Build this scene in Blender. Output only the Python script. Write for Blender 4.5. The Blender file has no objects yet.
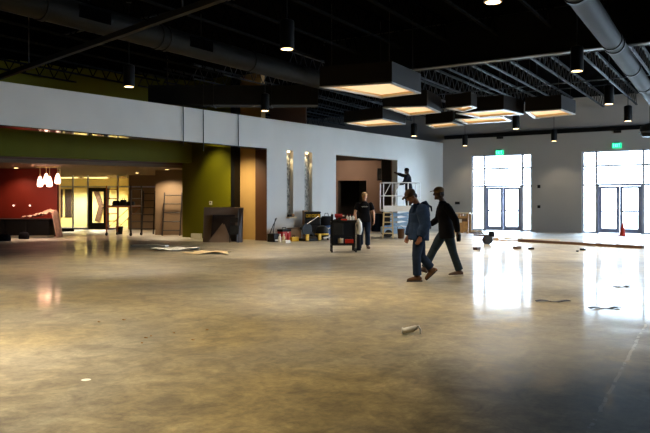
import bpy, bmesh, math, random
from mathutils import Vector, Matrix
random.seed(7)
V = Vector
PI = math.pi
scene = bpy.context.scene
COL = scene.collection

# ------------------------------------------------------------------ view maths
F, HZ, CX, HC = 720.0, 202.0, 325.0, 1.45          # focal length in pixels, horizon row, centre column, eye height
YAW = math.radians(34.2)
CF = V((-math.sin(YAW), math.cos(YAW), 0))
CR = V((math.cos(YAW), math.sin(YAW), 0))
UP = V((0, 0, 1))
def at(px, z, h=0.0):
    "world point at depth z in column px, height h"
    p = CF * z + CR * ((px - CX) / F * z)
    return V((p.x, p.y, h))
def dz(py, h=0.0):
    "depth at which height h is seen in row py"
    return F * (HC - h) / (py - HZ)
def fl(px, py, h=0.0):
    return at(px, dz(py, h), h)
def hh(py, z):
    return HC + (HZ - py) / F * z

# ------------------------------------------------------------------ materials
def C(r, g, b):
    f = lambda v: (v / 255 / 12.92) if v / 255 <= .04045 else ((v / 255 + .055) / 1.055) ** 2.4
    return (f(r), f(g), f(b), 1)
def mat(name, col, rough=.6, metal=0.0, var=.12, scale=5.0, bump=0.0, emit=None, strength=0.0, spec=.5, detail=4):
    m = bpy.data.materials.new(name); m.use_nodes = True
    nt = m.node_tree; b = nt.nodes['Principled BSDF']
    b.inputs['Roughness'].default_value = rough; b.inputs['Metallic'].default_value = metal
    b.inputs['Specular IOR Level'].default_value = spec
    tc = nt.nodes.new('ShaderNodeTexCoord'); no = nt.nodes.new('ShaderNodeTexNoise')
    no.inputs['Scale'].default_value = scale; no.inputs['Detail'].default_value = detail
    nt.links.new(tc.outputs['Object'], no.inputs['Vector'])
    rp = nt.nodes.new('ShaderNodeValToRGB')
    rp.color_ramp.elements[0].position = .3; rp.color_ramp.elements[1].position = .7
    rp.color_ramp.elements[0].color = tuple(c * (1 - var) for c in col[:3]) + (1,)
    rp.color_ramp.elements[1].color = tuple(min(1, c * (1 + var)) for c in col[:3]) + (1,)
    nt.links.new(no.outputs['Fac'], rp.inputs['Fac']); nt.links.new(rp.outputs['Color'], b.inputs['Base Color'])
    if bump:
        bp = nt.nodes.new('ShaderNodeBump'); bp.inputs['Strength'].default_value = bump; bp.inputs['Distance'].default_value = .02
        nt.links.new(no.outputs['Fac'], bp.inputs['Height']); nt.links.new(bp.outputs['Normal'], b.inputs['Normal'])
    if emit:
        b.inputs['Emission Color'].default_value = emit; b.inputs['Emission Strength'].default_value = strength
    return m

def concrete_floor():
    m = bpy.data.materials.new('polished_concrete'); m.use_nodes = True
    nt = m.node_tree; N = nt.nodes; L = nt.links; b = N['Principled BSDF']
    tc = N.new('ShaderNodeTexCoord')
    def noise(scale, detail=6, dist=0.0, vec=None, rough=.55):
        n = N.new('ShaderNodeTexNoise'); n.inputs['Scale'].default_value = scale; n.inputs['Detail'].default_value = detail
        n.inputs['Distortion'].default_value = dist; n.inputs['Roughness'].default_value = rough
        L.new(vec or tc.outputs['Object'], n.inputs['Vector']); return n.outputs['Fac']
    def ramp(fac, stops):
        r = N.new('ShaderNodeValToRGB'); e = r.color_ramp.elements
        while len(e) < len(stops): e.new(.5)
        for k, (p, c) in enumerate(stops): e[k].position = p; e[k].color = c
        L.new(fac, r.inputs['Fac']); return r.outputs['Color']
    def mix(a, c, fac, mode='MIX'):
        x = N.new('ShaderNodeMix'); x.data_type = 'RGBA'; x.blend_type = mode
        if isinstance(fac, float): x.inputs['Factor'].default_value = fac
        else: L.new(fac, x.inputs['Factor'])
        for s, v in (('A', a), ('B', c)):
            i = [q for q in x.inputs if q.name == s and q.type == 'RGBA'][0]
            if isinstance(v, tuple): i.default_value = v
            else: L.new(v, i)
        return [q for q in x.outputs if q.type == 'RGBA'][0]
    base = ramp(noise(.55, 8, .6), [(.3, FL1), (.5, FL2), (.7, FL3)])
    patch = ramp(noise(.22, 4, 1.0), [(.42, (0, 0, 0, 1)), (.62, (1, 1, 1, 1))])
    c1 = mix(base, FLG, patch)
    fine = ramp(noise(3.5, 9, .8, rough=.68), [(.3, (.46, .44, .41, 1)), (.7, (1.34, 1.32, 1.27, 1))])
    c2 = mix(c1, fine, 1.0, 'MULTIPLY')
    # scratched, trowelled streaks
    mp = N.new('ShaderNodeMapping'); mp.inputs['Scale'].default_value = (6, 1.2, 1); mp.inputs['Rotation'].default_value = (0, 0, .9)
    L.new(tc.outputs['Object'], mp.inputs['Vector'])
    st = ramp(noise(2.4, 8, .5, mp.outputs['Vector'], .7), [(.42, (.78, .77, .75, 1)), (.6, (1.1, 1.1, 1.1, 1))])
    c3 = mix(c2, st, .35, 'MULTIPLY')
    grit = ramp(noise(17, 6, .2, None, .75), [(.34, (.70, .68, .64, 1)), (.56, (1.05, 1.05, 1.03, 1)), (.72, (1.22, 1.2, 1.16, 1))])
    c3 = mix(c3, grit, .85, 'MULTIPLY')
    stain = ramp(noise(1.3, 7, 1.6, None, .7), [(.38, (.62, .60, .54, 1)), (.5, (1, 1, 1, 1))])
    c3 = mix(c3, stain, .7, 'MULTIPLY')
    # saw-cut joints: world lines given by normal and offset
    sep = N.new('ShaderNodeSeparateXYZ'); L.new(tc.outputs['Object'], sep.inputs[0])
    def math_(op, a, c=None):
        x = N.new('ShaderNodeMath'); x.operation = op
        for k, v in enumerate((a, c)):
            if v is None: continue
            if isinstance(v, (int, float)): x.inputs[k].default_value = v
            else: L.new(v, x.inputs[k])
        return x.outputs[0]
    wob = noise(4.0, 3)
    def joint(p, q, w, rag):
        d = (q - p); n = V((-d.y, d.x, 0)).normalized(); o = n.dot(p)
        s = math_('ADD', math_('MULTIPLY', sep.outputs['X'], n.x), math_('MULTIPLY', sep.outputs['Y'], n.y))
        s = math_('SUBTRACT', s, o)
        s = math_('ADD', s, math_('MULTIPLY', math_('SUBTRACT', wob, .5), rag))
        return math_('LESS_THAN', math_('ABSOLUTE', s), w)
    j1 = joint(fl(650, 316), fl(588, 433), .014, .05)
    chip = math_('GREATER_THAN', noise(5.0, 5), .5)
    c4 = mix(c3, JOINTC, math_('MULTIPLY', math_('MULTIPLY', j1, chip), .75))
    col = c4
    for p, q in ((fl(0, 247), fl(120, 253)), (fl(470, 258), fl(650, 262.5)), (fl(640, 262), fl(540, 246))):
        col = mix(col, (.035, .03, .026, 1), math_('MULTIPLY', joint(p, q, .03, .04), .8))
    N.remove(b)
    df = N.new('ShaderNodeBsdfDiffuse'); gl = N.new('ShaderNodeBsdfGlossy'); fr = N.new('ShaderNodeFresnel'); mx = N.new('ShaderNodeMixShader')
    L.new(col, df.inputs['Color']); fr.inputs['IOR'].default_value = 1.5
    dust = N.new('ShaderNodeMapRange'); L.new(noise(.5, 8, .8, None, .65), dust.inputs['Value'])      # dusty and burnished areas
    dust.inputs['From Min'].default_value = .35; dust.inputs['From Max'].default_value = .65
    dust.inputs['To Min'].default_value = .1; dust.inputs['To Max'].default_value = .46
    L.new(math_('MULTIPLY', fr.outputs[0], dust.outputs[0]), mx.inputs[0])
    g2 = N.new('ShaderNodeBsdfGlossy'); g2.inputs['Roughness'].default_value = .5; m0 = N.new('ShaderNodeMixShader')      # worn, dusty sheen under the polish
    L.new(math_('MULTIPLY', fr.outputs[0], .7), m0.inputs[0]); L.new(df.outputs[0], m0.inputs[1]); L.new(g2.outputs[0], m0.inputs[2])
    L.new(m0.outputs[0], mx.inputs[1]); L.new(gl.outputs[0], mx.inputs[2]); L.new(mx.outputs[0], N['Material Output'].inputs[0])
    rr = N.new('ShaderNodeMapRange'); L.new(noise(2.6, 9, .6, None, .7), rr.inputs['Value'])
    rr.inputs['From Min'].default_value = .3; rr.inputs['From Max'].default_value = .7
    rr.inputs['To Min'].default_value = RGH[0]; rr.inputs['To Max'].default_value = RGH[1]
    L.new(rr.outputs[0], gl.inputs['Roughness'])
    bp = N.new('ShaderNodeBump'); bp.inputs['Strength'].default_value = .05; bp.inputs['Distance'].default_value = .012
    L.new(noise(2.2, 5, .3), bp.inputs['Height']); L.new(bp.outputs['Normal'], gl.inputs['Normal'])
    return m

def glass_thin(name, tint=(1, 1, 1, 1)):
    m = bpy.data.materials.new(name); m.use_nodes = True
    nt = m.node_tree; nt.nodes.clear()
    o = nt.nodes.new('ShaderNodeOutputMaterial'); mx = nt.nodes.new('ShaderNodeMixShader')
    t = nt.nodes.new('ShaderNodeBsdfTransparent'); g = nt.nodes.new('ShaderNodeBsdfGlossy'); fr = nt.nodes.new('ShaderNodeFresnel')
    t.inputs['Color'].default_value = tint; g.inputs['Roughness'].default_value = .02; fr.inputs['IOR'].default_value = 1.3
    nt.links.new(fr.outputs[0], mx.inputs[0]); nt.links.new(t.outputs[0], mx.inputs[1]); nt.links.new(g.outputs[0], mx.inputs[2])
    nt.links.new(mx.outputs[0], o.inputs[0]); return m

FL1, FL2, FL3, FLG, JOINTC = C(142, 126, 80), C(174, 156, 106), C(200, 184, 138), C(144, 138, 120), C(226, 220, 204)
RGH = (.05, .15)

def mosaic():
    m = bpy.data.materials.new('stone_mosaic'); m.use_nodes = True
    nt = m.node_tree; b = nt.nodes['Principled BSDF']
    tc = nt.nodes.new('ShaderNodeTexCoord'); br = nt.nodes.new('ShaderNodeTexVoronoi'); br.inputs['Scale'].default_value = 22
    mp = nt.nodes.new('ShaderNodeMapping'); mp.inputs['Rotation'].default_value = (0, 0, .3); mp.inputs['Scale'].default_value = (1, 1, .55)
    nt.links.new(tc.outputs['Object'], mp.inputs[0]); nt.links.new(mp.outputs[0], br.inputs['Vector'])
    rp = nt.nodes.new('ShaderNodeValToRGB'); e = rp.color_ramp.elements
    e[0].color = C(84, 82, 76); e[1].color = C(164, 160, 150); e[0].position = .25; e[1].position = .8
    sx = nt.nodes.new('ShaderNodeSeparateColor'); nt.links.new(br.outputs['Color'], sx.inputs[0])
    nt.links.new(sx.outputs[0], rp.inputs['Fac']); nt.links.new(rp.outputs['Color'], b.inputs['Base Color'])
    b.inputs['Roughness'].default_value = .35; return m

M = {}
M['floor'] = concrete_floor()
M['white_wall'] = mat('painted_white_wall', C(204, 202, 198), .55, var=.03, scale=1.2, bump=.02)
M['far_wall'] = mat('backlit_wall_paint', C(172, 168, 166), .6, var=.03, scale=1.0, bump=.02)  # white paint greyed to carry the shade of the backlit wall
M['plain_wall'] = mat('plain_wall', C(150, 146, 140), .7, var=.04, scale=1)
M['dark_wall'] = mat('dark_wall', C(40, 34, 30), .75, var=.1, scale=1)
M['green'] = mat('green_paint', C(104, 104, 8), .6, spec=.2, var=.05, scale=1.5, bump=.03)
M['tan'] = mat('tan_paint', C(196, 160, 102), .6, var=.05, scale=1.5)
M['brown'] = mat('brown_paint', C(92, 58, 38), .55, var=.08, scale=1.5)
M['brown_wall'] = mat('brown_wallcovering', C(128, 106, 82), .6, var=.08, scale=2.0)
M['taupe'] = mat('taupe_paint', C(140, 112, 94), .6, var=.06, scale=1.5)
M['red'] = mat('red_paint', C(124, 32, 16), .5, var=.06, scale=1.2)
M['cream'] = mat('cream_paint', C(232, 216, 150), .5, var=.04, scale=1.5)
M['ceil'] = mat('black_roof_deck', C(9, 9, 11), .9, var=.2, spec=0, scale=2.5)
M['lobby_ceil'] = mat('lobby_ceiling', C(120, 98, 74), .7, var=.06, scale=1.5)
M['soffit'] = mat('polished_soffit', C(30, 26, 22), .05, var=.1, scale=2, spec=1.0)
M['joist_shade_black'] = mat('shade_black_steel', C(6, 6, 7), .8, 0, var=.2, spec=0, scale=6)  # joists darkened for the shade near the viewer; also the black registers
M['joist_dim'] = mat('dim_joist_steel', C(30, 31, 33), .7, 0, var=.2, scale=6, spec=0)  # front-bay bottom chord, darkened for the same shade but less
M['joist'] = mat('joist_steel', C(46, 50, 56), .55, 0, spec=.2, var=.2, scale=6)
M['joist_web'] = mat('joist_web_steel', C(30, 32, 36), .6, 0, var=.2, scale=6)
M['beam'] = mat('beam_black_steel', C(15, 15, 15), .6, 0, var=.2, spec=.12, scale=4)
M['flange'] = mat('flange_steel', C(120, 120, 122), .45, .3, var=.15, scale=4)
M['duct'] = mat('galvanised_duct', C(32, 32, 33), .6, 0, spec=.15, var=.12, scale=3)
M['duct_dark'] = mat('dark_duct', C(27, 26, 24), .6, 0, var=.15, spec=.12, scale=3)
M['black'] = mat('black_metal', C(13, 13, 14), .5, spec=.25, var=.15, scale=8)
M['rubber'] = mat('black_rubber', C(20, 20, 20), .75, var=.15, scale=10)
M['shell'] = mat('dark_wood_shell', C(27, 22, 19), .6, spec=.2, var=.15, scale=4)
M['liner'] = mat('cream_liner', C(220, 190, 140), .6, var=.04, scale=4)
M['rim'] = mat('satin_rim', C(190, 188, 186), .35, .5, var=.08, scale=6)
M['diffuser'] = mat('lit_diffuser', C(230, 200, 150), .6, emit=C(255, 224, 176), strength=.42, var=.03)
M['lens'] = mat('lit_lens', C(255, 230, 190), .5, emit=C(255, 214, 150), strength=3.2, var=.02)
M['pink_glass'] = mat('lit_pink_glass', C(255, 220, 200), .4, emit=C(255, 196, 168), strength=2.4, var=.05)
M['panel_glow'] = mat('lit_panel', C(255, 240, 200), .5, emit=C(255, 226, 150), strength=2.2, var=.02)
M['frame_glare'] = mat('door_frame_metal', C(170, 178, 214), .45, .1, var=.08, scale=6)  # frame metal paled and blued for the glare of the windows
M['mullion'] = mat('window_mullion', C(214, 218, 232), .45, 0, var=.06, scale=6)  # paled toward white for the same window glare
M['glass'] = glass_thin('window_glass', (.97, .985, 1, 1))
M['chrome'] = mat('chrome', C(190, 190, 192), .2, .9, var=.06, scale=8)
M['exit_green'] = mat('exit_sign_green', C(20, 150, 100), .5, emit=C(10, 226, 148), strength=.75, var=.03)
M['exit_letter'] = mat('exit_sign_letters', C(150, 255, 220), .5, emit=C(130, 255, 214), strength=1.1, var=.02)
M['white_plastic'] = mat('white_plastic', C(222, 218, 208), .45, var=.05, scale=8)
M['grey_plastic'] = mat('grey_plastic', C(84, 84, 88), .5, var=.08, scale=8)
M['plaza'] = mat('pale_paving', C(214, 212, 206), .8, var=.06, scale=1)
M['wood'] = mat('raw_lumber', C(176, 134, 84), .6, var=.2, scale=9)
M['wood_dark'] = mat('brown_lumber', C(84, 58, 40), .6, var=.25, scale=9)
M['pale_wood'] = mat('pale_board', C(222, 200, 160), .6, var=.1, scale=8)
M['rust'] = mat('rusty_steel', C(156, 88, 46), .6, .1, var=.3, scale=10)
M['darksteel'] = mat('dark_steel', C(34, 27, 23), .55, .1, var=.2, scale=9)
M['panel_brown'] = mat('dark_brown_laminate', C(140, 116, 98), .5, var=.1, scale=3)
M['panel_dark'] = mat('near_black_laminate', C(50, 36, 32), .5, var=.1, scale=3)
M['panel_light'] = mat('brown_laminate', C(150, 124, 104), .5, var=.1, scale=3)
M['plastic_sheet'] = mat('pinkish_plastic_sheet', C(196, 156, 132), .35, var=.2, scale=7, bump=.3)
M['paper'] = mat('white_paper', C(250, 248, 244), .6, var=.08, scale=6)
M['skin'] = mat('skin', C(132, 88, 66), .5, var=.08, scale=14)
M['skin_lit'] = mat('skin_lit', C(206, 156, 126), .5, var=.06, scale=14)  # brightened to stand in for front light on the skin
M['skin_dark'] = mat('skin_brown', C(74, 48, 38), .5, var=.08, scale=14)
M['hair'] = mat('dark_hair', C(34, 24, 20), .7, var=.3, scale=30)
M['denim_jacket'] = mat('blue_denim_jacket', C(28, 44, 70), .85, spec=.12, var=.22, scale=9, bump=.3)
M['denim'] = mat('dark_denim', C(28, 40, 60), .85, spec=.12, var=.22, scale=9, bump=.3)
M['denim2'] = mat('grey_blue_denim', C(40, 52, 62), .85, spec=.12, var=.22, scale=9, bump=.3)
M['blackcloth'] = mat('black_cloth', C(19, 19, 23), .9, spec=.12, var=.2, scale=9, bump=.3)
M['navycloth'] = mat('navy_cloth', C(26, 30, 42), .9, spec=.12, var=.2, scale=9, bump=.3)
M['leather'] = mat('tan_leather', C(78, 52, 30), .75, spec=.2, var=.2, scale=12)
M['leather_dark'] = mat('brown_leather', C(72, 52, 42), .6, var=.2, scale=12)
M['cap_light'] = mat('pale_tan_cap_cloth', C(202, 172, 134), .85, var=.1, scale=14)
M['cap_tan'] = mat('tan_cap_cloth', C(116, 94, 70), .85, spec=.12, var=.12, scale=14)
M['cap_brown'] = mat('brown_cap_cloth', C(62, 46, 34), .9, spec=.12, var=.2, scale=14)
M['eye'] = mat('eye', C(20, 16, 14), .2, var=.05)
M['lips'] = mat('lips', C(120, 66, 56), .5, var=.05)
M['orange'] = mat('traffic_orange', C(232, 58, 30), .5, var=.05, scale=8)
M['yellow'] = mat('yellow_plastic', C(224, 178, 40), .45, var=.08, scale=8)
M['redplastic'] = mat('red_plastic', C(176, 34, 34), .45, var=.08, scale=8)
M['blue'] = mat('blue_plastic', C(52, 92, 150), .45, var=.1, scale=8)
M['lift_blue'] = mat('pale_blue_steel', C(150, 184, 218), .45, .1, var=.15, scale=6)
M['lift_white'] = mat('white_steel', C(226, 228, 232), .4, .1, var=.05, scale=6)
M['lift_tan'] = mat('tan_steel', C(200, 182, 140), .45, .1, var=.12, scale=6)
M['cardboard'] = mat('cardboard', C(150, 116, 82), .8, var=.12, scale=6)
M['mosaic'] = mosaic()

# ------------------------------------------------------------------ mesh building
class MB:
    def __init__(s): s.bm = bmesh.new()
    def quad_box(s, c8):
        v = [s.bm.verts.new(p) for p in c8]
        for f in ((3, 2, 1, 0), (4, 5, 6, 7), (0, 1, 5, 4), (1, 2, 6, 5), (2, 3, 7, 6), (3, 0, 4, 7)):
            s.bm.faces.new([v[i] for i in f])
        return s
    def box(s, c, size, rz=0.0, rot=None):
        R = rot or Matrix.Rotation(rz, 3, 'Z'); c = V(c); a, b, d = (q / 2 for q in size)
        return s.quad_box([c + R @ V(p) for p in ((-a, -b, -d), (a, -b, -d), (a, b, -d), (-a, b, -d), (-a, -b, d), (a, -b, d), (a, b, d), (-a, b, d))])
    def bx(s, x0, x1, y0, y1, z0, z1):
        return s.box(((x0 + x1) / 2, (y0 + y1) / 2, (z0 + z1) / 2), (abs(x1 - x0), abs(y1 - y0), abs(z1 - z0)))
    def bar(s, p, q, w, h=None, ref=None):
        p, q = V(p), V(q); t = (q - p).normalized(); ref = V(ref) if ref else (UP if abs(t.z) < .95 else V((1, 0, 0)))
        a = t.cross(ref).normalized(); b = a.cross(t); a = a * w / 2; b = b * (h or w) / 2
        return s.quad_box([p - a - b, p + a - b, p + a + b, p - a + b, q - a - b, q + a - b, q + a + b, q - a + b])
    def rings(s, rings, caps=True):
        vr = [[s.bm.verts.new(p) for p in r] for r in rings]; n = len(vr[0])
        for a, b in zip(vr, vr[1:]):
            for i in range(n): s.bm.faces.new((a[i], a[(i + 1) % n], b[(i + 1) % n], b[i]))
        if caps:
            s.bm.faces.new(vr[0][::-1]); s.bm.faces.new(vr[-1])
        return s
    def loft(s, pts, rad, seg=12, ref=(0, 1, 0), caps=True, power=2.0):
        pts = [V(p) for p in pts]; ref = V(ref); out = []
        for i, p in enumerate(pts):
            t = (pts[min(i + 1, len(pts) - 1)] - pts[max(i - 1, 0)]).normalized()
            a = ref - t * ref.dot(t)
            if a.length < 1e-4: a = t.orthogonal()
            a.normalize(); b = t.cross(a)
            ra, rb = rad[i] if isinstance(rad[i], (tuple, list)) else (rad[i], rad[i])
            r = []
            for k in range(seg):
                w = 2 * PI * k / seg; cw, sw = math.cos(w), math.sin(w); e = 2 / power
                r.append(p + a * ra * math.copysign(abs(cw) ** e, cw) + b * rb * math.copysign(abs(sw) ** e, sw))
            out.append(r)
        return s.rings(out, caps)
    def tube(s, p, q, r, seg=10, r2=None):
        return s.loft([p, q], [r, r if r2 is None else r2], seg, (0, .31, .95) if abs((V(q) - V(p)).normalized().z) < .9 else (1, 0, 0))
    def path(s, pts, r, seg=8):
        return s.loft(pts, [r] * len(pts), seg, (.13, .21, .97))
    def lathe(s, prof, c=(0, 0, 0), seg=20, caps=True):
        c = V(c)
        return s.rings([[c + V((r * math.cos(2 * PI * k / seg), r * math.sin(2 * PI * k / seg), z)) for k in range(seg)] for r, z in prof], caps)
    def ball(s, c, r, seg=14, n=9, rot=None):
        c = V(c); r = r if isinstance(r, (tuple, list)) else (r, r, r); R = rot or Matrix.Identity(3); out = []
        for i in range(n + 1):
            th = PI * (.02 + .96 * i / n); out.append([c + R @ V((r[0] * math.sin(th) * math.cos(2 * PI * k / seg), r[1] * math.sin(th) * math.sin(2 * PI * k / seg), -r[2] * math.cos(th))) for k in range(seg)])
        return s.rings(out)
    def prism(s, poly, off):
        off = V(off); a = [s.bm.verts.new(V(p)) for p in poly]; b = [s.bm.verts.new(V(p) + off) for p in poly]; n = len(a)
        s.bm.faces.new(a[::-1]); s.bm.faces.new(b)
        for i in range(n): s.bm.faces.new((a[i], a[(i + 1) % n], b[(i + 1) % n], b[i]))
        return s
    def sheet(s, fn, nx, ny, th=.004):
        "a thin sheet with real thickness; fn(u, v) gives its top"
        g = [[V(fn(i / nx, j / ny)) for i in range(nx + 1)] for j in range(ny + 1)]
        T = [[s.bm.verts.new(p) for p in r] for r in g]; B = [[s.bm.verts.new(p - V((0, 0, th))) for p in r] for r in g]
        for j in range(ny):
            for i in range(nx):
                s.bm.faces.new((T[j][i], T[j][i + 1], T[j + 1][i + 1], T[j + 1][i])); s.bm.faces.new((B[j][i], B[j + 1][i], B[j + 1][i + 1], B[j][i + 1]))
        for i in range(nx):
            s.bm.faces.new((T[0][i], B[0][i], B[0][i + 1], T[0][i + 1])); s.bm.faces.new((T[ny][i], T[ny][i + 1], B[ny][i + 1], B[ny][i]))
        for j in range(ny):
            s.bm.faces.new((T[j][0], T[j + 1][0], B[j + 1][0], B[j][0])); s.bm.faces.new((T[j][nx], B[j][nx], B[j + 1][nx], T[j + 1][nx]))
        return s
    def build(s, name, material, parent=None, smooth=False, bevel=0.0, remesh=0.0, loc=None, rz=0.0):
        bmesh.ops.recalc_face_normals(s.bm, faces=s.bm.faces[:])
        me = bpy.data.meshes.new(name); s.bm.to_mesh(me); s.bm.free()
        o = bpy.data.objects.new(name, me); COL.objects.link(o)
        if remesh:
            md = o.modifiers.new('r', 'REMESH'); md.mode = 'VOXEL'; md.voxel_size = remesh
            sm = o.modifiers.new('s', 'SMOOTH'); sm.iterations = 3; sm.factor = .5
            dg = bpy.context.evaluated_depsgraph_get(); m2 = bpy.data.meshes.new_from_object(o.evaluated_get(dg))
            o.modifiers.clear(); o.data = m2; bpy.data.meshes.remove(me); me = m2; me.name = name; smooth = True
        me.materials.clear(); me.materials.append(M[material] if isinstance(material, str) else material)
        if smooth:
            for p in me.polygons: p.use_smooth = True
            if smooth == 'auto':
                me.set_sharp_from_angle(angle=.7)
        if bevel:
            md = o.modifiers.new('Bevel', 'BEVEL'); md.width = bevel; md.segments = 2; md.limit_method = 'ANGLE'
        if parent: o.parent = parent
        if loc is not None: o.location = loc
        o.rotation_euler.z = rz
        return o

def tag(o, label=None, cat=None, group=None, kind=None):
    for k, v in (('label', label), ('category', cat), ('group', group), ('kind', kind)):
        if v: o[k] = v
    return o
def thing(name, label, cat, loc=(0, 0, 0), rz=0.0, group=None):
    o = bpy.data.objects.new(name, None); COL.objects.link(o); o.empty_display_size = .1
    o.location = loc; o.rotation_euler.z = rz
    return tag(o, label, cat, group)
def struct(name, mb, material, **k):
    return tag(mb.build(name, material, **k), kind='structure')
def dup(o, parent=None):
    c = o.copy(); COL.objects.link(c)
    if parent: c.parent = parent
    for ch in list(o.children): dup(ch, c)
    return c
def lamp(name, kind, loc, energy, color, target=None, size=.3, spot=None, blend=.5, size_y=None, parent=None, gloss=1.0):
    d = bpy.data.lights.new(name, kind); d.energy = energy; d.color = color; d.specular_factor = gloss
    if kind == 'AREA':
        d.size = size
        if size_y: d.shape = 'RECTANGLE'; d.size_y = size_y
    else: d.shadow_soft_size = size
    if kind == 'SPOT': d.spot_size = spot; d.spot_blend = blend
    o = bpy.data.objects.new(name, d); COL.objects.link(o); o.location = loc
    if target is not None: o.rotation_euler = (V(target) - V(loc)).to_track_quat('-Z', 'Y').to_euler()
    if parent: o.parent = parent
    return o
SKY, EXPO, PEND_E = 12.0, 1.12, 500
# ================================================================== SETTING
CEIL = 6.4
FARY = 35.0
O_ = V((-16.25, 35.0, 0)); WA = V((-.0466, -.9989, 0)); WN = V((.9989, -.0466, 0))
def W(t, n, h): return O_ + WA * t + WN * n + UP * h
def wt(px):
    "distance from the corner along the left wall in column px"
    d = CF + CR * ((px - CX) / F)
    # O + WA t = d s
    det = WA.x * -d.y + d.x * WA.y
    return (-O_.x * -d.y - d.x * O_.y) / det
def wbox(mb, t0, t1, n0, n1, h0, h1):
    c = [W(t0, n0, h0), W(t1, n0, h0), W(t1, n1, h0), W(t0, n1, h0)]
    return mb.quad_box(c + [p + UP * (h1 - h0) for p in c])
WROT = math.atan2(WA.y, WA.x)            # local x runs along the left wall toward the camera, local y = into the room
HEAD, WTOP = 3.45, 4.57
X0, X1, Y0 = -46.0, 12.0, -9.0

struct('floor', MB().bx(X0, X1, Y0, FARY + .35, -.12, 0), 'floor')
struct('ceiling', MB().bx(X0, X1, Y0, FARY + .35, CEIL, CEIL + .15), 'ceil')
struct('wall_back', MB().bx(X0, X1, Y0 - .3, Y0, 0, CEIL), 'plain_wall')
RW = [(21.0, 26.8), (28.0, 33.8)]          # unseen windows added to the right wall to light the white wall
mb = MB(); y = Y0
for a, b in RW:
    mb.bx(X1, X1 + .3, y, a, 0, CEIL); mb.bx(X1, X1 + .3, a, b, 3.84, CEIL); mb.bx(X1, X1 + .3, a, b, 0, .1); y = b
mb.bx(X1, X1 + .3, y, FARY + .3, 0, CEIL)
struct('wall_right', mb, 'plain_wall')
for k, (a, b) in enumerate(RW):
    c = (a + b) / 2; h = (b - a) / 2
    w = tag(thing('window_%d' % (k + 7), None, None, (X1 + .15, c, 0)), kind='structure')
    mb = MB()
    for y in (-h + .03, -h / 3, h / 3, h - .03): mb.bx(-.05, .05, y - .03, y + .03, .1, 3.84)
    mb.bx(-.049, .049, -h, h, 3.1, 3.16).bx(-.049, .049, -h, h, 3.78, 3.84).bx(-.049, .049, -h, h, .1, .16)
    tag(mb.build('window_frame', 'mullion', w), kind='structure')
    tag(MB().bx(-.006, .006, -h + .04, h - .04, .14, 3.8).build('window_glass', 'glass', w), kind='structure')
struct('wall_outer', MB().bx(X0 - .3, X0, Y0 - .3, FARY + .3, 0, CEIL), 'dark_wall')
struct('ground_outside', MB().bx(-60, 40, FARY + .36, 90, -.2, -.06), 'plaza')

# far wall with its window walls
def xf(px):
    d = CF + CR * ((px - CX) / F); return d.x * FARY / d.y
def zf(px): return FARY / (CF + CR * ((px - CX) / F)).y
WIN = [(xf(471), xf(532)), (xf(581.5), xf(657))]
WIN += [(WIN[1][0] + 5.65, WIN[1][1] + 5.65), (WIN[1][0] + 11.3, WIN[1][1] + 11.3)]
WH = 3.84
mb = MB(); x = X0
for a, b in WIN:
    mb.bx(x, a, FARY, FARY + .35, 0, CEIL); mb.bx(a, b, FARY, FARY + .35, WH, CEIL); x = b
mb.bx(x, X1, FARY, FARY + .35, 0, CEIL)
struct('wall_far', mb, 'far_wall')
struct('trim_1', MB().bx(-16.1, X1 - .05, FARY - .16, FARY - .005, 4.74, 4.93), 'beam')

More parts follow.
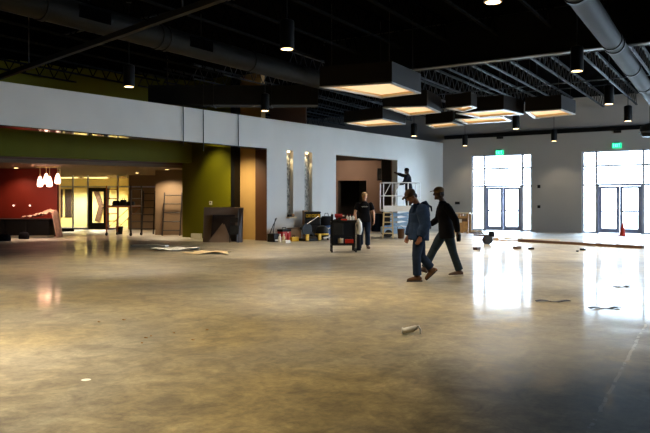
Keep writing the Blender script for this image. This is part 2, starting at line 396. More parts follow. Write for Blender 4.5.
DOORS = [(xf(484.5), xf(521)), (xf(597), xf(642)), ]
DOORS += [(DOORS[1][0] + 5.65, DOORS[1][1] + 5.65), (DOORS[1][0] + 11.3, DOORS[1][1] + 11.3)]
DH = 2.2
for k, ((a, b), (da, db)) in enumerate(zip(WIN, DOORS)):
    y = FARY + .12
    w = tag(thing('window_%d' % (k + 1), None, None, ((a + b) / 2, y, 0)), kind='structure'); cx = (a + b) / 2
    mb = MB(); t = .045
    for xx in (a + t, b - t): mb.bx(xx - t - cx, xx + t - cx, -.06, .06, 0, WH)
    for xx in (da - .046, db + .046): mb.bx(xx - .045 - cx, xx + .045 - cx, -.06, .06, 0, WH)
    mb.bx(a + t - cx, b - t - cx, -.06, .06, WH - .06, WH)
    mb.bx(a + t - cx, b - t - cx, -.058, .058, 3.1, 3.19)
    for p, q in ((a + t, da), (db, b - t)):
        mb.bx(p - cx, q - cx, -.057, .057, 0, .08); mb.bx(p - cx, q - cx, -.057, .057, DH + .0, DH + .09)
    tag(mb.build('window_frame', 'mullion', w), kind='structure')
    g = MB()
    g.bx(a + .09 - cx, da - .091 - cx, -.008, .008, .08, WH - .06); g.bx(db + .091 - cx, b - .09 - cx, -.008, .008, .08, WH - .06)
    g.bx(da - .005 - cx, db + .005 - cx, -.008, .008, DH + .06, WH - .06)
    tag(g.build('window_glass', 'glass', w), kind='structure')
    d = tag(thing('door_%d' % (k + 1), None, None, ((da + db) / 2, y, 0)), kind='structure'); hw = (db - da) / 2
    mb = MB().bx(-hw, -hw + .055, -.07, .07, 0, DH + .09).bx(hw - .055, hw, -.07, .07, 0, DH + .09).bx(-hw, hw, -.07, .07, DH, DH + .1)
    tag(mb.build('door_frame', 'frame_glare', d), kind='structure')
    for s in (-1, 1):
        x0, x1 = (-hw + .06, -.008) if s < 0 else (.008, hw - .06)
        lf = MB().bx(x0, x0 + .13, -.025, .025, .01, DH - .01).bx(x1 - .13, x1, -.025, .025, .01, DH - .01)
        lf.bx(x0 + .13, x1 - .13, -.025, .025, .01, .22).bx(x0 + .13, x1 - .13, -.025, .025, DH - .12, DH - .01)
        l = tag(lf.build('door_leaf', 'frame_glare', d), kind='structure')
        tag(MB().bx(x0 + .13, x1 - .13, -.006, .006, .22, DH - .12).build('door_glass', 'glass', l), kind='structure')
        tag(MB().bx(x0 + .13, x1 - .13, -.06, -.035, .98, 1.06).build('push_bar', 'frame_glare', l), kind='structure')

# exit signs, vents and small plates on the far wall
for k, (px, py) in enumerate(((500, 152.6), (617, 145.6))):
    X = xf(px); z = hh(py, zf(px))
    s = thing('exit_sign', ['green lit exit sign above the window wall with the lumber stand beside it',
                            'green lit exit sign above the right window wall, over the red cone'][k], 'exit sign', (X, FARY - .005, z), 0, 'exit signs')
    MB().bx(-.2, .2, -.08, 0, -.12, .12).build('housing', 'exit_green', s, bevel=.01)
    MB().bx(-.12, .12, -.06, 0, .121, .16).build('mounting_canopy', 'grey_plastic', s)
    lt = MB(); h = .075; yb, yt = -.0865, -.0815
    def st(x0, z0, x1, z1, w=.016): lt.bar((x0, -.084, z0), (x1, -.084, z1), w, .004, (0, 1, 0)) if 0 else lt.bar((x0, -.084, z0), (x1, -.084, z1), .005, w, (0, 0, 1) if abs(z1 - z0) < .05 else (1, 0, 0))
    x = -.145
    st(x, -h, x, h); [st(x, q, x + .055, q) for q in (-h + .008, 0, h - .008)]
    x = -.065; st(x, -h, x + .06, h); st(x, h, x + .06, -h)
    x = .035; st(x, -h, x, h)
    x = .115; st(x, -h, x, h); st(x - .04, h - .008, x + .04, h - .008)
    lt.build('lettering', 'exit_letter', s)
for k, (px, py) in enumerate(((500, 137.5), (617.5, 131.5))):
    X = xf(px); z = hh(py, zf(px))
    v = thing('wall_vent', ['small dark wall vent above the left exit sign', 'small dark wall vent above the right exit sign'][k], 'vent', (X, FARY - .003, z), 0, 'wall vents')
    MB().bx(-.17, .17, -.03, 0, -.07, .07).build('frame', 'black', v)
    MB().bx(-.14, .14, -.04, -.031, -.05, -.02).bx(-.14, .14, -.04, -.031, -.01, .01).bx(-.14, .14, -.04, -.031, .02, .05).build('louvre', 'black', v)
for k, (px, py, w, h, lab, nm) in enumerate(((457.5, 203, .26, .14, 'dark two-gang switch plate on the far wall above the lumber stand', 'switch_plate'),
                                         (539, 186.5, .14, .16, 'small dark alarm box on the far wall, upper of two right of the left door', 'alarm_box'),
                                         (539, 206.7, .14, .14, 'small dark switch box on the far wall, lower of two right of the left door', 'switch_box'))):
    X = xf(px); z = hh(py, zf(px))
    s = thing(nm, lab, 'wall plate', (X, FARY - .003, z))
    MB().bx(-w / 2, w / 2, -.03, 0, -h / 2, h / 2).build('plate', 'black', s, bevel=.006)
    for q in (-1, 1): MB().bx(q * w / 4 - .015, q * w / 4 + .015, -.045, -.031, -.03, .03).build('switch', 'black', s)

# ------------------------------------------------------------------ left white wall with its openings
T3a, T3b = wt(397.5), wt(336)
S2a, S2b = wt(312.2), wt(304.6)
S1a, S1b = wt(293.2), wt(286.8)
T2 = wt(267)
TH = .55
mb = MB()
wbox(mb, 0, T3a, -.3, 0, 0, WTOP); wbox(mb, T3a, T3b, -.3, 0, HEAD, WTOP); wbox(mb, T3b, S2a, -.3, 0, 0, WTOP)
for a, b in ((S2a, S2b), (S1a, S1b)):
    wbox(mb, a, b, -.3, 0, 0, .87); wbox(mb, a, b, -.3, 0, HEAD, WTOP); wbox(mb, a, b, -.3, -.2, .87, HEAD)
wbox(mb, S2b, S1a, -.3, 0, 0, WTOP); wbox(mb, S1b, T2, -.3, 0, 0, WTOP)
wbox(mb, T2, 26, -TH, 0, HEAD, WTOP); wbox(mb, 26, 43.9, -.3, 0, 0, WTOP)
struct('wall_left', mb, 'white_wall')
mb = MB(); wbox(mb, T2 + .02, 25.98, -TH + .01, -.01, HEAD - .03, HEAD - .003); struct('trim_2', mb, 'soffit')
mb = MB(); wbox(mb, T2 - .32, T2 + .02, -TH - .02, -.01, 0, HEAD - .04); struct('trim_3', mb, 'brown')          # brown jamb
mb = MB(); wbox(mb, T2 - .55, T2 - .3, -1.66, -TH - .02, 0, CEIL - .01); struct('wall_passage', mb, 'tan')
mb = MB(); wbox(mb, T2 - .4, T2 + .02, -1.86, -1.66, 0, CEIL - .01); struct('trim_4', mb, 'black')                 # dark post
NG = -4.15
mb = MB(); wbox(mb, T2 - .4, T2 - .1, NG - .6, -1.87, 0, CEIL - .01)
# green header running back toward the left of the picture
g0, g1 = at(192, 29.35), at(-60, 23.6)
gd = (g1 - g0).normalized(); gn = V((gd.y, -gd.x, 0))
if gn.dot(g0) < 0: gn = -gn
def gpt(s, n, h): return g0 + gd * s + gn * n + UP * h
L_ = (g1 - g0).length
c = [gpt(0, 0, 3.04), gpt(L_, 0, 3.04), gpt(L_, .3, 3.04), gpt(0, .3, 3.04)]
mb.quad_box(c + [p + UP * (CEIL - 3.05) for p in c])
struct('wall_green', mb, 'green')
p = at(211, 30); tp = V((0, T2 - .4, 0))
q = W(T2 - .1, 0, 0); dd = CF + CR * ((211 - CX) / F); pp = dd * ((q - V((0, 0, 0))).dot(WA) / dd.dot(WA))
s = thing('thermostat', 'small white thermostat on the green wall above the brown crate', 'thermostat', V((pp.x, pp.y, 0)) + WA * .004 + UP * hh(203, pp.dot(CF)), WROT + PI / 2)
MB().bx(-.075, .075, -.03, 0, -.075, .075).build('case', 'white_plastic', s, bevel=.01)
MB().bx(-.04, .04, -.034, -.0301, -.01, .04).build('display', 'grey_plastic', s)
# white block at the foot of the green wall
tag(MB().box((0, 0, .1), (.42, .16, .2)).build('timber_offcut', 'white_plastic', loc=at(196.5, 28.6), rz=YAW, bevel=.008), 'short pale timber block at the foot of the green wall', 'block')

# ------------------------------------------------------------------ lobby beyond the green header
def fr(mb, px0, px1, z, h0, h1, th=.2):
    "a wall facing the viewer between two columns at depth z"
    p, q = at(px0, z), at(px1, z)
    c = [V((p.x, p.y, h0)), V((q.x, q.y, h0))]; c += [c[1] + CF * th, c[0] + CF * th]
    return mb.quad_box(c + [k + UP * (h1 - h0) for k in c])
def side(mb, p, q, h0, h1, th=.15):
    d = (q - p).normalized(); n = V((d.y, -d.x, 0)) * th
    c = [V((p.x, p.y, h0)), V((q.x, q.y, h0))]; c += [c[1] + n, c[0] + n]
    return mb.quad_box(c + [k + UP * (h1 - h0) for k in c])
LC = 2.86
mb = MB(); q = [gpt(-1.5, .75, LC), gpt(L_ + 3, .75, LC), at(-130, 45, LC), at(250, 45, LC)]
mb.prism(q, UP * .12); struct('ceiling_lobby', mb, 'lobby_ceil')
mb = MB(); q = [gpt(-1.5, .72, LC), gpt(L_ + 3, .72, LC), gpt(L_ + 3, .9, LC), gpt(-1.5, .9, LC)]
mb.prism([p - UP * .0 + UP * .125 for p in q], UP * (CEIL - LC - .14)); struct('wall_fascia', mb, 'brown')
struct('wall_red', fr(MB(), -110, 57, 30.3, 0, LC), 'red')
mb = MB(); side(mb, at(57, 30.52), at(46, 38), 0, LC); struct('wall_lobby_left', mb, 'cream')
struct('wall_brown', fr(MB(), 155.3, 300, 31.8, 0, LC), 'brown_wall')
mb = MB(); side(mb, at(160, 32.0), at(157, 37.9), 0, LC); struct('wall_lobby_right', mb, 'brown_wall')
struct('wall_recess', fr(MB(), 129, 160, 38, 0, LC), 'brown_wall')
# storefront
zS = 38.0
def sx(px): return (px - 88) / F * zS
w = tag(thing('window_5', None, None, at(88, zS), YAW), kind='structure')
mb = MB()
for px in (46, 57.5, 73, 88, 118): mb.bx(sx(px) - .035, sx(px) + .035, -.05, .05, 0, LC - .01)
for px in (108.5,): mb.bx(sx(px) - .03, sx(px) + .03, -.05, .05, 0, 2.28)
mb.bx(sx(46), sx(155), -.052, .052, 2.22, 2.29); mb.bx(sx(46), sx(88), -.05, .05, 0, .1); mb.bx(sx(108.5), sx(118), -.05, .05, 0, .1)
tag(mb.build('window_frame', 'frame_glare', w), kind='structure')
tag(MB().bx(sx(46), sx(118), -.006, .006, 2.3, LC - .02).bx(sx(46), sx(87), -.006, .006, .1, 2.2).bx(sx(109.5), sx(117.5), -.006, .006, .1, 2.2).build('window_glass', 'glass', w), kind='structure')
d = tag(thing('door_5', None, None, at(98, zS - .06), YAW), kind='structure'); hw = .5
tag(MB().bx(-hw, -hw + .2, -.03, .03, .01, 2.2).bx(hw - .2, hw, -.03, .03, .01, 2.2).bx(-hw + .2, hw - .2, -.03, .03, .01, .35).bx(-hw + .2, hw - .2, -.03, .03, 2.0, 2.2).build('door_leaf', 'black', d), kind='structure')
tag(MB().bx(-hw + .2, hw - .2, -.006, .006, .35, 2.0).build('door_glass', 'glass', d), kind='structure')
tag(MB().tube((hw - .25, -.08, .9), (hw - .25, -.08, 1.3), .015).build('door_handle', 'chrome', d), kind='structure')
# corridor behind it
struct('wall_corridor', fr(MB(), 20, 150, 42.5, 0, LC), 'cream')
mb = MB(); side(mb, at(128, 38.2), at(130, 42.5), 0, LC); struct('wall_corridor_side', mb, 'cream')
mb = MB()
for px0, px1 in ((58.5, 62.5), (65, 71.5)): fr(mb, px0, px1, 42.44, .55, 2.2, .05)
struct('window_6', mb, 'panel_dark')
mb = MB(); p = at(97, 42.3); mb.bar(p + UP * .3, p + CR * .25 + UP * 1.2, .3, .05, CF); mb.bar(p + CR * .25 + UP * 1.2, p - CR * .05 + UP * 2.1, .3, .05, CF)
struct('trim_5', mb, 'wood_dark')
for k, px in enumerate((66, 96)):
    p = at(px, 40.4, LC - .001)
    o = thing('ceiling_light', 'lit flat ceiling panel behind the storefront, ' + ['left of the black door', 'over the black door'][k], 'ceiling light', p, YAW, 'corridor ceiling lights')
    MB().bx(-.66, .66, -.36, .36, -.05, 0).build('housing', 'white_plastic', o)
    MB().bx(-.6, .6, -.3, .3, -.06, -.051).build('diffuser', 'panel_glow', o)
    lamp('corridor_light', 'SPOT', p - UP * .1, 560, (1, .88, .64), p - UP * 2, .3, 2.6, .3)

# ------------------------------------------------------------------ room behind the right opening
mb = MB(); fr(mb, 300, 338, 37.4, 0, 3.6); fr(mb, 366.5, 420, 37.4, 0, 3.6); fr(mb, 338, 366.5, 37.4, 2.56, 3.6); struct('wall_inner', mb, 'taupe')
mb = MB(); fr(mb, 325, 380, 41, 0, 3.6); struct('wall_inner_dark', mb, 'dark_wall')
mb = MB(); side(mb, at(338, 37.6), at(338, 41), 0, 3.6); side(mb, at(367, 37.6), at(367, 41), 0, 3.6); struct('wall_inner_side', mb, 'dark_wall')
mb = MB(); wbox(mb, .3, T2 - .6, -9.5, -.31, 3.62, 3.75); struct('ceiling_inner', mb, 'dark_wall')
mb = MB(); side(mb, at(300, 31.8), at(325, 37.5), 0, 3.6); struct('wall_inner_left', mb, 'taupe')
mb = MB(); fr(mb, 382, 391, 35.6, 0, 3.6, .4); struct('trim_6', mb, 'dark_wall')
s = thing('wall_speaker', 'black box speaker high in the right opening, beside the dark column', 'speaker', at(380.5, 36.8, 2.55), YAW)
MB().bx(-.16, .16, -.14, .14, 0, .62).build('cabinet', 'black', s, bevel=.02)
MB().lathe([(.1, 0), (.12, .012), (.02, .02)], (0, 0, 0)).build('cone', 'rubber', s, loc=(0, -.141, .2)).rotation_euler.x = PI / 2
MB().bx(-.04, .04, .14, .5, .25, .33).build('bracket', 'darksteel', s)

# brown block above the white wall
mb = MB(); fr(mb, 270, 306, 29.5, 3.8, 5.78, 1.2); struct('wall_block', mb, 'brown')

# slots in the white wall
for k, (a, b) in enumerate(((S1a, S1b), (S2a, S2b))):
    mid = (a + b) / 2; hw = abs(b - a) / 2
    o = thing('mosaic_panel', ['tall narrow stone mosaic in the left slot of the white wall', 'tall narrow stone mosaic in the right slot, above the black tool chest'][k], 'wall panel', W(mid, -.2, .87), WROT, 'mosaic slots')
    MB().bx(-hw + .003, hw - .003, .002, .05, 0, HEAD - .87 - .002).build('mosaic', 'mosaic', o)
    MB().lathe([(.05, HEAD - .9 - .05), (.05, HEAD - .88)], (0, .12, 0), 14).build('downlight', 'lens', o)
    lamp('slot_light', 'SPOT', W(mid, -.08, HEAD - .1), 11, (1, .78, .42), W(mid, -.14, 1), .03, 1.5, .6)
o = thing('tape_roll', 'tan tape roll and black gun resting on the ledge of the left slot', 'tape roll', W((S1a + S1b) / 2, .0, .87), WROT)
MB().bx(-.22, .22, .004, .16, -.05, -.001).build('ledge', 'pale_wood', o)
MB().tube((-.12, .075, .06), (.02, .075, .06), .06, 14).build('roll', 'cardboard', o, smooth='auto')
MB().tube((.03, .075, .05), (.2, .075, .05), .05, 10).build('tape_gun', 'black', o)
# cables hanging over the white band
for k, (px, py) in enumerate(((182.3, 146), (202.3, 151), (237.3, 149))):
    t = wt(px); z = (W(t, .05, 0)).dot(CF)
    o = tag(MB().path([W(t, -.5, 4.6) - W(t, 0, 4.6), W(t, -.1, 4.6) - W(t, 0, 4.6), V((0, 0, .03)) + WN * .04, WN * .05 - UP * .3, WN * .055 - UP * (4.6 - hh(py, z))], .017, 6).build('hanging_cable', 'rubber', loc=W(t, 0, 4.6)),
            ['black cable hanging over the white band, leftmost of three', 'black cable hanging over the white band, middle of three', 'black cable hanging over the white band, nearest the tan passage'][k], 'cable', 'cables on the white band')
# ================================================================== CEILING GEAR
JD = V((-.069, .998, 0)).normalized(); JR = math.atan2(-JD.x, JD.y)      # rotation of the roof grid about Z
# open-web joists
def joist_meshes(Lj):
    lo = MB().bx(-.038, -.01, 0, Lj, 0, .05).bx(.01, .038, 0, Lj, 0, .05)
    up = MB().bx(-.05, .05, 0, Lj, .5, .56)
    wb = MB(); n = int(Lj / .6)
    for i in range(n):
        y = i * .6
        wb.bar((0, y, .03), (0, y + .3, .52), .024); wb.bar((0, y + .3, .52), (0, y + .6, .03), .024)
    return lo, up, wb
x33 = -6.5 + 1.42 * 8
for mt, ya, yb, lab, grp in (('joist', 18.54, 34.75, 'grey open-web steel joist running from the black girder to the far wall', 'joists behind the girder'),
                             ('joist_shade_black', -8.2, 18.25, 'open-web steel joist coloured dark for shade, over the viewer in front of the girder', 'joists in front of the girder')):  # front bay gets its shade from a darker steel colour
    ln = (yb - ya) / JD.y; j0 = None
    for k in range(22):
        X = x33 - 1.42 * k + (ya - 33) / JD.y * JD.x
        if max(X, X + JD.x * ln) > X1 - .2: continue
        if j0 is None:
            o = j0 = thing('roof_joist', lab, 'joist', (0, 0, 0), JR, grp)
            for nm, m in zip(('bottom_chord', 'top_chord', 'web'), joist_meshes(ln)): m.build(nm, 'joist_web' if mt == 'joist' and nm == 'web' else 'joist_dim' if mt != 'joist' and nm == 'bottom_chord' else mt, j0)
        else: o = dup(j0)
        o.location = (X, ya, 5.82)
# bridging lines across the joists
for k, (Y, z) in enumerate(((24.0, 6.24), (27.6, 5.89), (31.2, 6.24), (13.0, 6.24))):
    o = tag(MB().bar((-18, 0, 0), (X1 - .3, 0, 0), .04).build('bridging_angle', 'joist', loc=(0, Y, z + .06)), 'thin steel angle crossing the roof joists, %s' % ['just behind the girder', 'midway to the far wall', 'close to the far wall', 'in front of the girder'][k], 'bridging', 'joist bridging')
# main girder
o = thing('girder', 'deep black steel girder crossing under the roof joists', 'beam', (0, 18.4, 5.2))
MB().bx(-12.5, X1 - .02, -.02, .02, .03, 1.17).build('web', 'beam', o)
MB().bx(-12.5, X1 - .02, -.11, .11, 0, .03).build('bottom_flange', 'flange', o)
MB().bx(-12.5, X1 - .02, -.11, .11, 1.17, 1.195).build('top_flange', 'beam', o)
# diagonal beam at upper left
p, q = fl(0, 77, 5.0), fl(215, 0, 5.0); d = (q - p).normalized()
o = thing('diagonal_beam', 'straight dark square beam slanting across the upper left ceiling', 'beam', p)
MB().bar(-d * 1.2, (q - p) + d * 5, .12).build('tube', 'duct_dark', o)
for s in (.2, .9):
    MB().bar((q - p) * s + V((0, 0, .06)), (q - p) * s + V((0, 0, 1.38)), .025).build('hanger_rod', 'darksteel', o)

def duct(name, label, p, q, r, mtl, collars, registers=(), every=1.2):
    ln = (q - p).length; rz = math.atan2(-(q - p).x, (q - p).y)
    o = thing(name, label, 'duct', p, rz)
    MB().tube((0, 0, 0), (0, ln, 0), r, 28).build('pipe', mtl, o, smooth='auto')
    for y in collars:
        MB().tube((0, y - .06, 0), (0, y + .06, 0), r + .022, 28).build('collar', 'black' if mtl == 'duct' else mtl, o, smooth='auto')
    for y in registers:
        g = MB().bx(-.02, .0, y - .42, y + .42, -.13, .13).build('register', 'joist_shade_black', o, loc=(0, 0, 0))
        g.rotation_euler.y = 0; g.location = (r + .01, 0, .02)
    for y in [k * ln / 4 + ln / 8 for k in range(4)]:
        MB().tube((0, y, r), (0, y, CEIL - p.z), .008, 6).build('hanger_rod', 'darksteel', o)
    return o
a, b = fl(50, 8, 5.45), fl(320, 80, 5.45); d = (b - a).normalized()
P0 = a - d * 6; yy = lambda px, py: (fl(px, py, 5.45) - P0).dot(d)
duct('round_duct', 'big round dark duct running back across the upper left ceiling', P0, b + d * .6, .29, 'duct_dark',
     [yy(166, 35), yy(166, 35) + .25, yy(258, 60), yy(40, 6)], [yy(100, 15), yy(208, 44)])
a, b = fl(585, 3, 4.88), fl(647, 90, 4.88); d = (b - a).normalized()
P0 = a - d * 9; yy = lambda px, py: (fl(px, py, 4.88) - P0).dot(d)
duct('round_duct', 'light grey round duct running back at the upper right, under the girder', P0, b + d * 6, .21, 'duct',
     [yy(609, 40), yy(612, 44), yy(630, 68), yy(641, 85), yy(580, -10)])
# cross duct behind the white wall
z = 24.0; p, q = at(148, z, 5.02), at(318, z, 5.02)
o = thing('rectangular_duct', 'dark rectangular duct lying across behind the white wall top', 'duct', p, YAW)
ln = (q - p).length
MB().bx(0, ln, 0, .7, -.33, .33).build('trunk', 'duct_dark', o, bevel=.02)
for f_ in (.32, .38, .72): MB().bx(ln * f_ - .03, ln * f_ + .03, -.03, .73, -.36, .36).build('flange', 'duct_dark', o)
for f_ in (.1, .9): MB().bx(ln * f_ - .02, ln * f_ + .02, .33, .37, .33, CEIL - 5.02).build('hanger', 'darksteel', o)

# ------------------------------------------------------------------ cylinder pendants
HB = 4.3
def make_pendant(name, label, loc):
    o = thing(name, label, 'pendant light', loc, 0, 'cylinder pendants')
    MB().lathe([(.115, .012), (.135, 0), (.137, .5), (.12, .53), (.03, .56)], seg=24).build('cylinder_shade', 'black', o, smooth='auto')
    MB().lathe([(.1, .0), (.112, -.006), (.1, -.009)], seg=24).build('lens', 'lens', o)
    MB().tube((0, 0, .56), (0, 0, CEIL - HB - .03), .012, 8).build('stem', 'black', o)
    MB().lathe([(.06, CEIL - HB - .03), (.06, CEIL - HB - .001)], seg=16).build('ceiling_canopy', 'black', o)
    return o
spots = [((287, 49), 'black cylinder pendant lit below, alone at upper middle left of the box lights'),
         ((129, 86.6), 'black cylinder pendant lit below, farthest left, above the white band'),
         ((265, 110.8), 'black cylinder pendant lit below, just over the white wall top beside the brown block'),
         ((577, 71), 'large black cylinder pendant lit below, in front of the girder at right'),
         ((609, 104), 'black cylinder pendant lit below, beside the light grey duct'),
         ((628, 121), 'black cylinder pendant lit below, nearest the right edge over the right window'),
         ((554, 141), 'small black cylinder pendant between the two exit signs'),
         ((516, 128.7), 'black cylinder pendant hanging right below the middle lit boxes'),
         ((465, 145.6), 'small black cylinder pendant left of the left exit sign'),
         ((414, 136), 'small black cylinder pendant near the wall corner, under the lit boxes'),
         ((493, 2), 'nearest black cylinder pendant, only its lit end showing at the top edge')]
PL = []
pd0 = None
for (px, py), lab in spots:
    loc = fl(px, py, HB)
    if pd0 is None: o = pd0 = make_pendant('pendant_light', lab, loc)
    else: o = dup(pd0); o.location = loc; o['label'] = lab
    PL.append(loc)
for X, Y in ((-6.0, 3.6), (-9.2, 4.6), (-13.6, 6.0), (-8.4, -1.0), (-12.8, .5)):  # unseen pendants added to light the foreground floor
    loc = V((X, Y, HB)); o = dup(pd0); o.location = loc; o['label'] = 'black cylinder pendant lit below, added out of view to light the foreground floor'; PL.append(loc)
for loc in PL:
    lamp('pendant_spot', 'SPOT', loc - UP * .02, PEND_E * (.12 if loc.y > 32 else 1.5 if loc.y < 5 else 1), (1, .82, .56), loc - UP * 3, .1, 1.75, .55)

# ------------------------------------------------------------------ lit box lights
def offset(poly, d):
    n = len(poly); c = sum(poly, V((0, 0, 0))) / n; out = []
    ar = sum(poly[i].x * poly[(i + 1) % n].y - poly[(i + 1) % n].x * poly[i].y for i in range(n)); sg = 1 if ar > 0 else -1
    L = []
    for i in range(n):
        a, b = poly[i], poly[(i + 1) % n]; t = (b - a).normalized(); nn = V((-t.y, t.x, 0)) * sg
        L.append((a + nn * d, t))
    for i in range(n):
        (p, t), (q, u) = L[i - 1], L[i]; den = t.x * u.y - t.y * u.x; w = q - p
        out.append(p + t * ((w.x * u.y - w.y * u.x) / den))
    return out
def ringwall(mb, outer, inner, z0, z1):
    n = len(outer)
    for i in range(n):
        k = (i + 1) % n
        c = [outer[i], outer[k], inner[k], inner[i]]
        mb.quad_box([p + UP * z0 for p in c] + [p + UP * z1 for p in c])
    return mb
BOX = [  # corner pixels left, near, right, far
    (((319.6, 87.5), (392, 83), (421, 93.6), (381, 98.5)), 'largest lit box light, nearest and leftmost of the cluster', .52),
    (((382.6, 107.9), (427, 106.6), (441, 112.7), (409, 116)), 'lit box light behind and right of the largest one', .5),
    (((343.8, 123.4), (382.6, 118.9), (405.7, 124.3), (366, 127)), 'lit box light hanging lowest at left, near the white wall top', .42),
    (((445.5, 108.7), (471, 106), (477, 108), (464, 112.3)), 'small lit box light between the two middle ones, partly hidden', .42),
    (((425.5, 125), (452.6, 122.6), (463, 125.5), (433, 128.6)), 'smallest low lit box light in front of the far wall corner', .42),
    (((456, 113.7), (503.7, 109.8), (524, 114.5), (479, 118.2)), 'wide lit box light second from the right end of the cluster', .46),
    (((525, 112.1), (561.2, 109.6), (575.6, 114.6), (534, 118.6)), 'rightmost lit box light of the cluster', .46),
    (((455, 119.5), (503.7, 117.2), (512, 121.3), (466, 124.3)), 'lit box light tucked behind the wide one, only its lower side showing', .3)]
HX = [4.3, 4.3, 4.3, 4.3, 4.3, 4.3, 4.3, 4.3]
for (px, lab, hgt), H in zip(BOX, HX):
    pts = [fl(x, y, H) for x, y in px]; c = sum(pts, V((0, 0, 0))) / 4
    P = [V((p.x - c.x, p.y - c.y, 0)) for p in pts]
    o = thing('box_light', lab, 'box light', c, 0, 'lit box lights')
    i1, i2, i3 = offset(P, .05), offset(P, .075), offset(P, .10)
    ringwall(MB(), P, i1, .03, hgt).build('shell', 'shell', o)
    ringwall(MB(), P, i3, 0, .029).build('rim', 'rim', o)
    ringwall(MB(), offset(P, .051), i2, .031, .089).build('liner', 'liner', o)
    MB().prism([p + UP * .09 for p in i1], UP * .015).build('diffuser', 'diffuser', o)
    MB().prism([p + UP * (hgt - .02) for p in offset(P, .051)], UP * .02).build('top_panel', 'shell', o)
    lamp('box_lamp', 'SPOT', c - UP * .02, 110, (1, .84, .6), c - UP * 3, .5, 2.2, .5)
    for k in range(4):
        a = P[k] * .8; MB().tube((a.x, a.y, hgt), (a.x, a.y, CEIL - H + .004), .006, 6).build('suspension_cable', 'darksteel', o)
# dark round fixture at the right edge
p = at(650, 30, hh(130.5, 30))
o = thing('ceiling_speaker', 'dark round fixture with a grey ring at the right edge, beneath the far wall beam', 'speaker', p)
MB().lathe([(.02, -.3), (.3, -.26), (.4, -.1), (.38, .2), (.1, .3)], seg=24).build('bowl', 'black', o, smooth='auto')
MB().lathe([(.41, -.12), (.43, -.08), (.41, -.04)], seg=24).build('ring', 'grey_plastic', o, smooth='auto')
MB().tube((0, 0, .3), (0, 0, CEIL - p.z - .001), .02, 8).build('stem', 'black', o)

# ------------------------------------------------------------------ lobby lamps
p = at(47.5, 28.6, LC)
o = thing('pendant_cluster', 'cluster of pinkish lit glass pendants in front of the red wall', 'pendant light', p, YAW)
MB().bx(-.45, .5, -.1, .1, -.035, -.001).build('canopy', 'cream', o, bevel=.01)
for px, b in ((40.5, 187), (45.5, 184), (50, 187), (57, 184)):
    xx = (px - 47.5) / F * 28.6; zb = hh(b, 28.6) - LC; zt = zb + .42; yy_ = .08 if b < 187 else -.05
    MB().lathe([(.055, zb), (.105, zb + .03), (.115, zb + .12), (.085, zb + .3), (.04, zt)], (xx, yy_, 0), 16).build('glass_shade', 'pink_glass', o, smooth='auto')
    MB().tube((xx, yy_, zt), (xx, yy_, -.03), .012, 6).build('cord', 'cream', o)
lamp('pendant_glow', 'SPOT', p - UP * .6 - CF * .3, 160, (1, .66, .5), p - UP * 3 + CF * 1.2, .2, 2.5, .4)
for k, px in enumerate((14, 30.2)):
    o = thing('wall_sconce', ['small round lit sconce on the red wall, left one', 'small round lit sconce on the red wall, nearer the pendant cluster'][k], 'wall lamp', at(px, 30.29, hh(205.5, 30.3)), YAW, 'red wall sconces')
    b = MB().lathe([(.06, 0), (.06, .02), (.03, .03)]).build('back_plate', 'chrome', o); b.rotation_euler.x = PI / 2
    MB().ball((0, -.05, 0), .03).build('globe', 'pink_glass', o, smooth=True)
DLP = [((137, 34.6), 'recessed downlight in the lobby ceiling, over the scaffold'), ((167, 31.0), 'recessed downlight in the lobby ceiling, over the brown wall'), ((16, 29.6), 'recessed downlight in the lobby ceiling, before the red wall at left')]
for (px, zd), lab in DLP:
    p = at(px, zd, LC)
    o = thing('recessed_downlight', lab, 'downlight', p, 0, 'lobby downlights')
    MB().lathe([(.09, -.001), (.11, -.014), (.085, -.016)]).build('trim_ring', 'white_plastic', o)
    MB().lathe([(.02, -.016), (.08, -.02)]).build('lens', 'lens', o)
    lamp('downlight_spot', 'SPOT', p - UP * .05, 40 if px < 100 else 170, (1, .8, .54), p - UP * 2, .06, 2.3, .7)
lamp('unseen_passage_spot', 'SPOT', W(T2 + 1.3, -1.2, 3.36), 170, (1, .78, .44), W(T2 - .2, -1.15, .6), .08, 2.0, 1.0)  # unseen spot with no fixture, brightens the tan passage wall
lamp('unseen_green_wall_spot', 'SPOT', W(T2 + 1.0, -2.7, 4.2), 110, (1, .82, .45), W(T2 - .1, -2.6, 1.2), .1, 1.4, .9)  # unseen fill spot for the green wall, no fixture built
lamp('unseen_inner_spot', 'SPOT', at(356, 35.2, 3.4), 60, (1, .78, .58), at(356, 37.4, 1.6), .2, 2.2, .6)  # unseen spot brightening the taupe room, without a fixture
# ================================================================== THINGS ON THE FLOOR
# ---- scaffold on wheels in the lobby
zs = 31.2
o = thing('rolling_scaffold', 'rusty rolling scaffold in the lobby with black bags on its deck', 'scaffold', at(124, zs), YAW - .35)
hx, hy = .62, .38
for s in (-1, 1):
    f = MB()
    for t in (-1, 1): f.tube((s * hx, t * hy, .14), (s * hx, t * hy, 2.15), .028, 8)
    for h in (.3, .62, .94, 1.26, 1.6, 2.0): f.tube((s * hx, -hy, h), (s * hx, hy, h), .02, 8)
    f.build('end_frame', 'rust' if s < 0 else 'darksteel', o)
    for t in (-1, 1):
        c = MB().tube((s * hx - .02, t * hy, .07), (s * hx + .02, t * hy, .07), .07, 14).bar((s * hx, t * hy, .07), (s * hx, t * hy, .15), .03)
        c.build('caster', 'rubber', o)
for t in (-1, 1):
    MB().tube((-hx, t * hy, .3), (hx, t * hy, 1.26), .014, 6).build('brace', 'rust', o)
    MB().bar((-hx, t * hy, 1.24), (hx, t * hy, 1.24), .03, .06).build('side_rail', 'rust', o)
MB().bx(-hx, hx, -hy + .03, hy - .03, 1.272, 1.31).build('deck', 'wood_dark', o)
sc = o
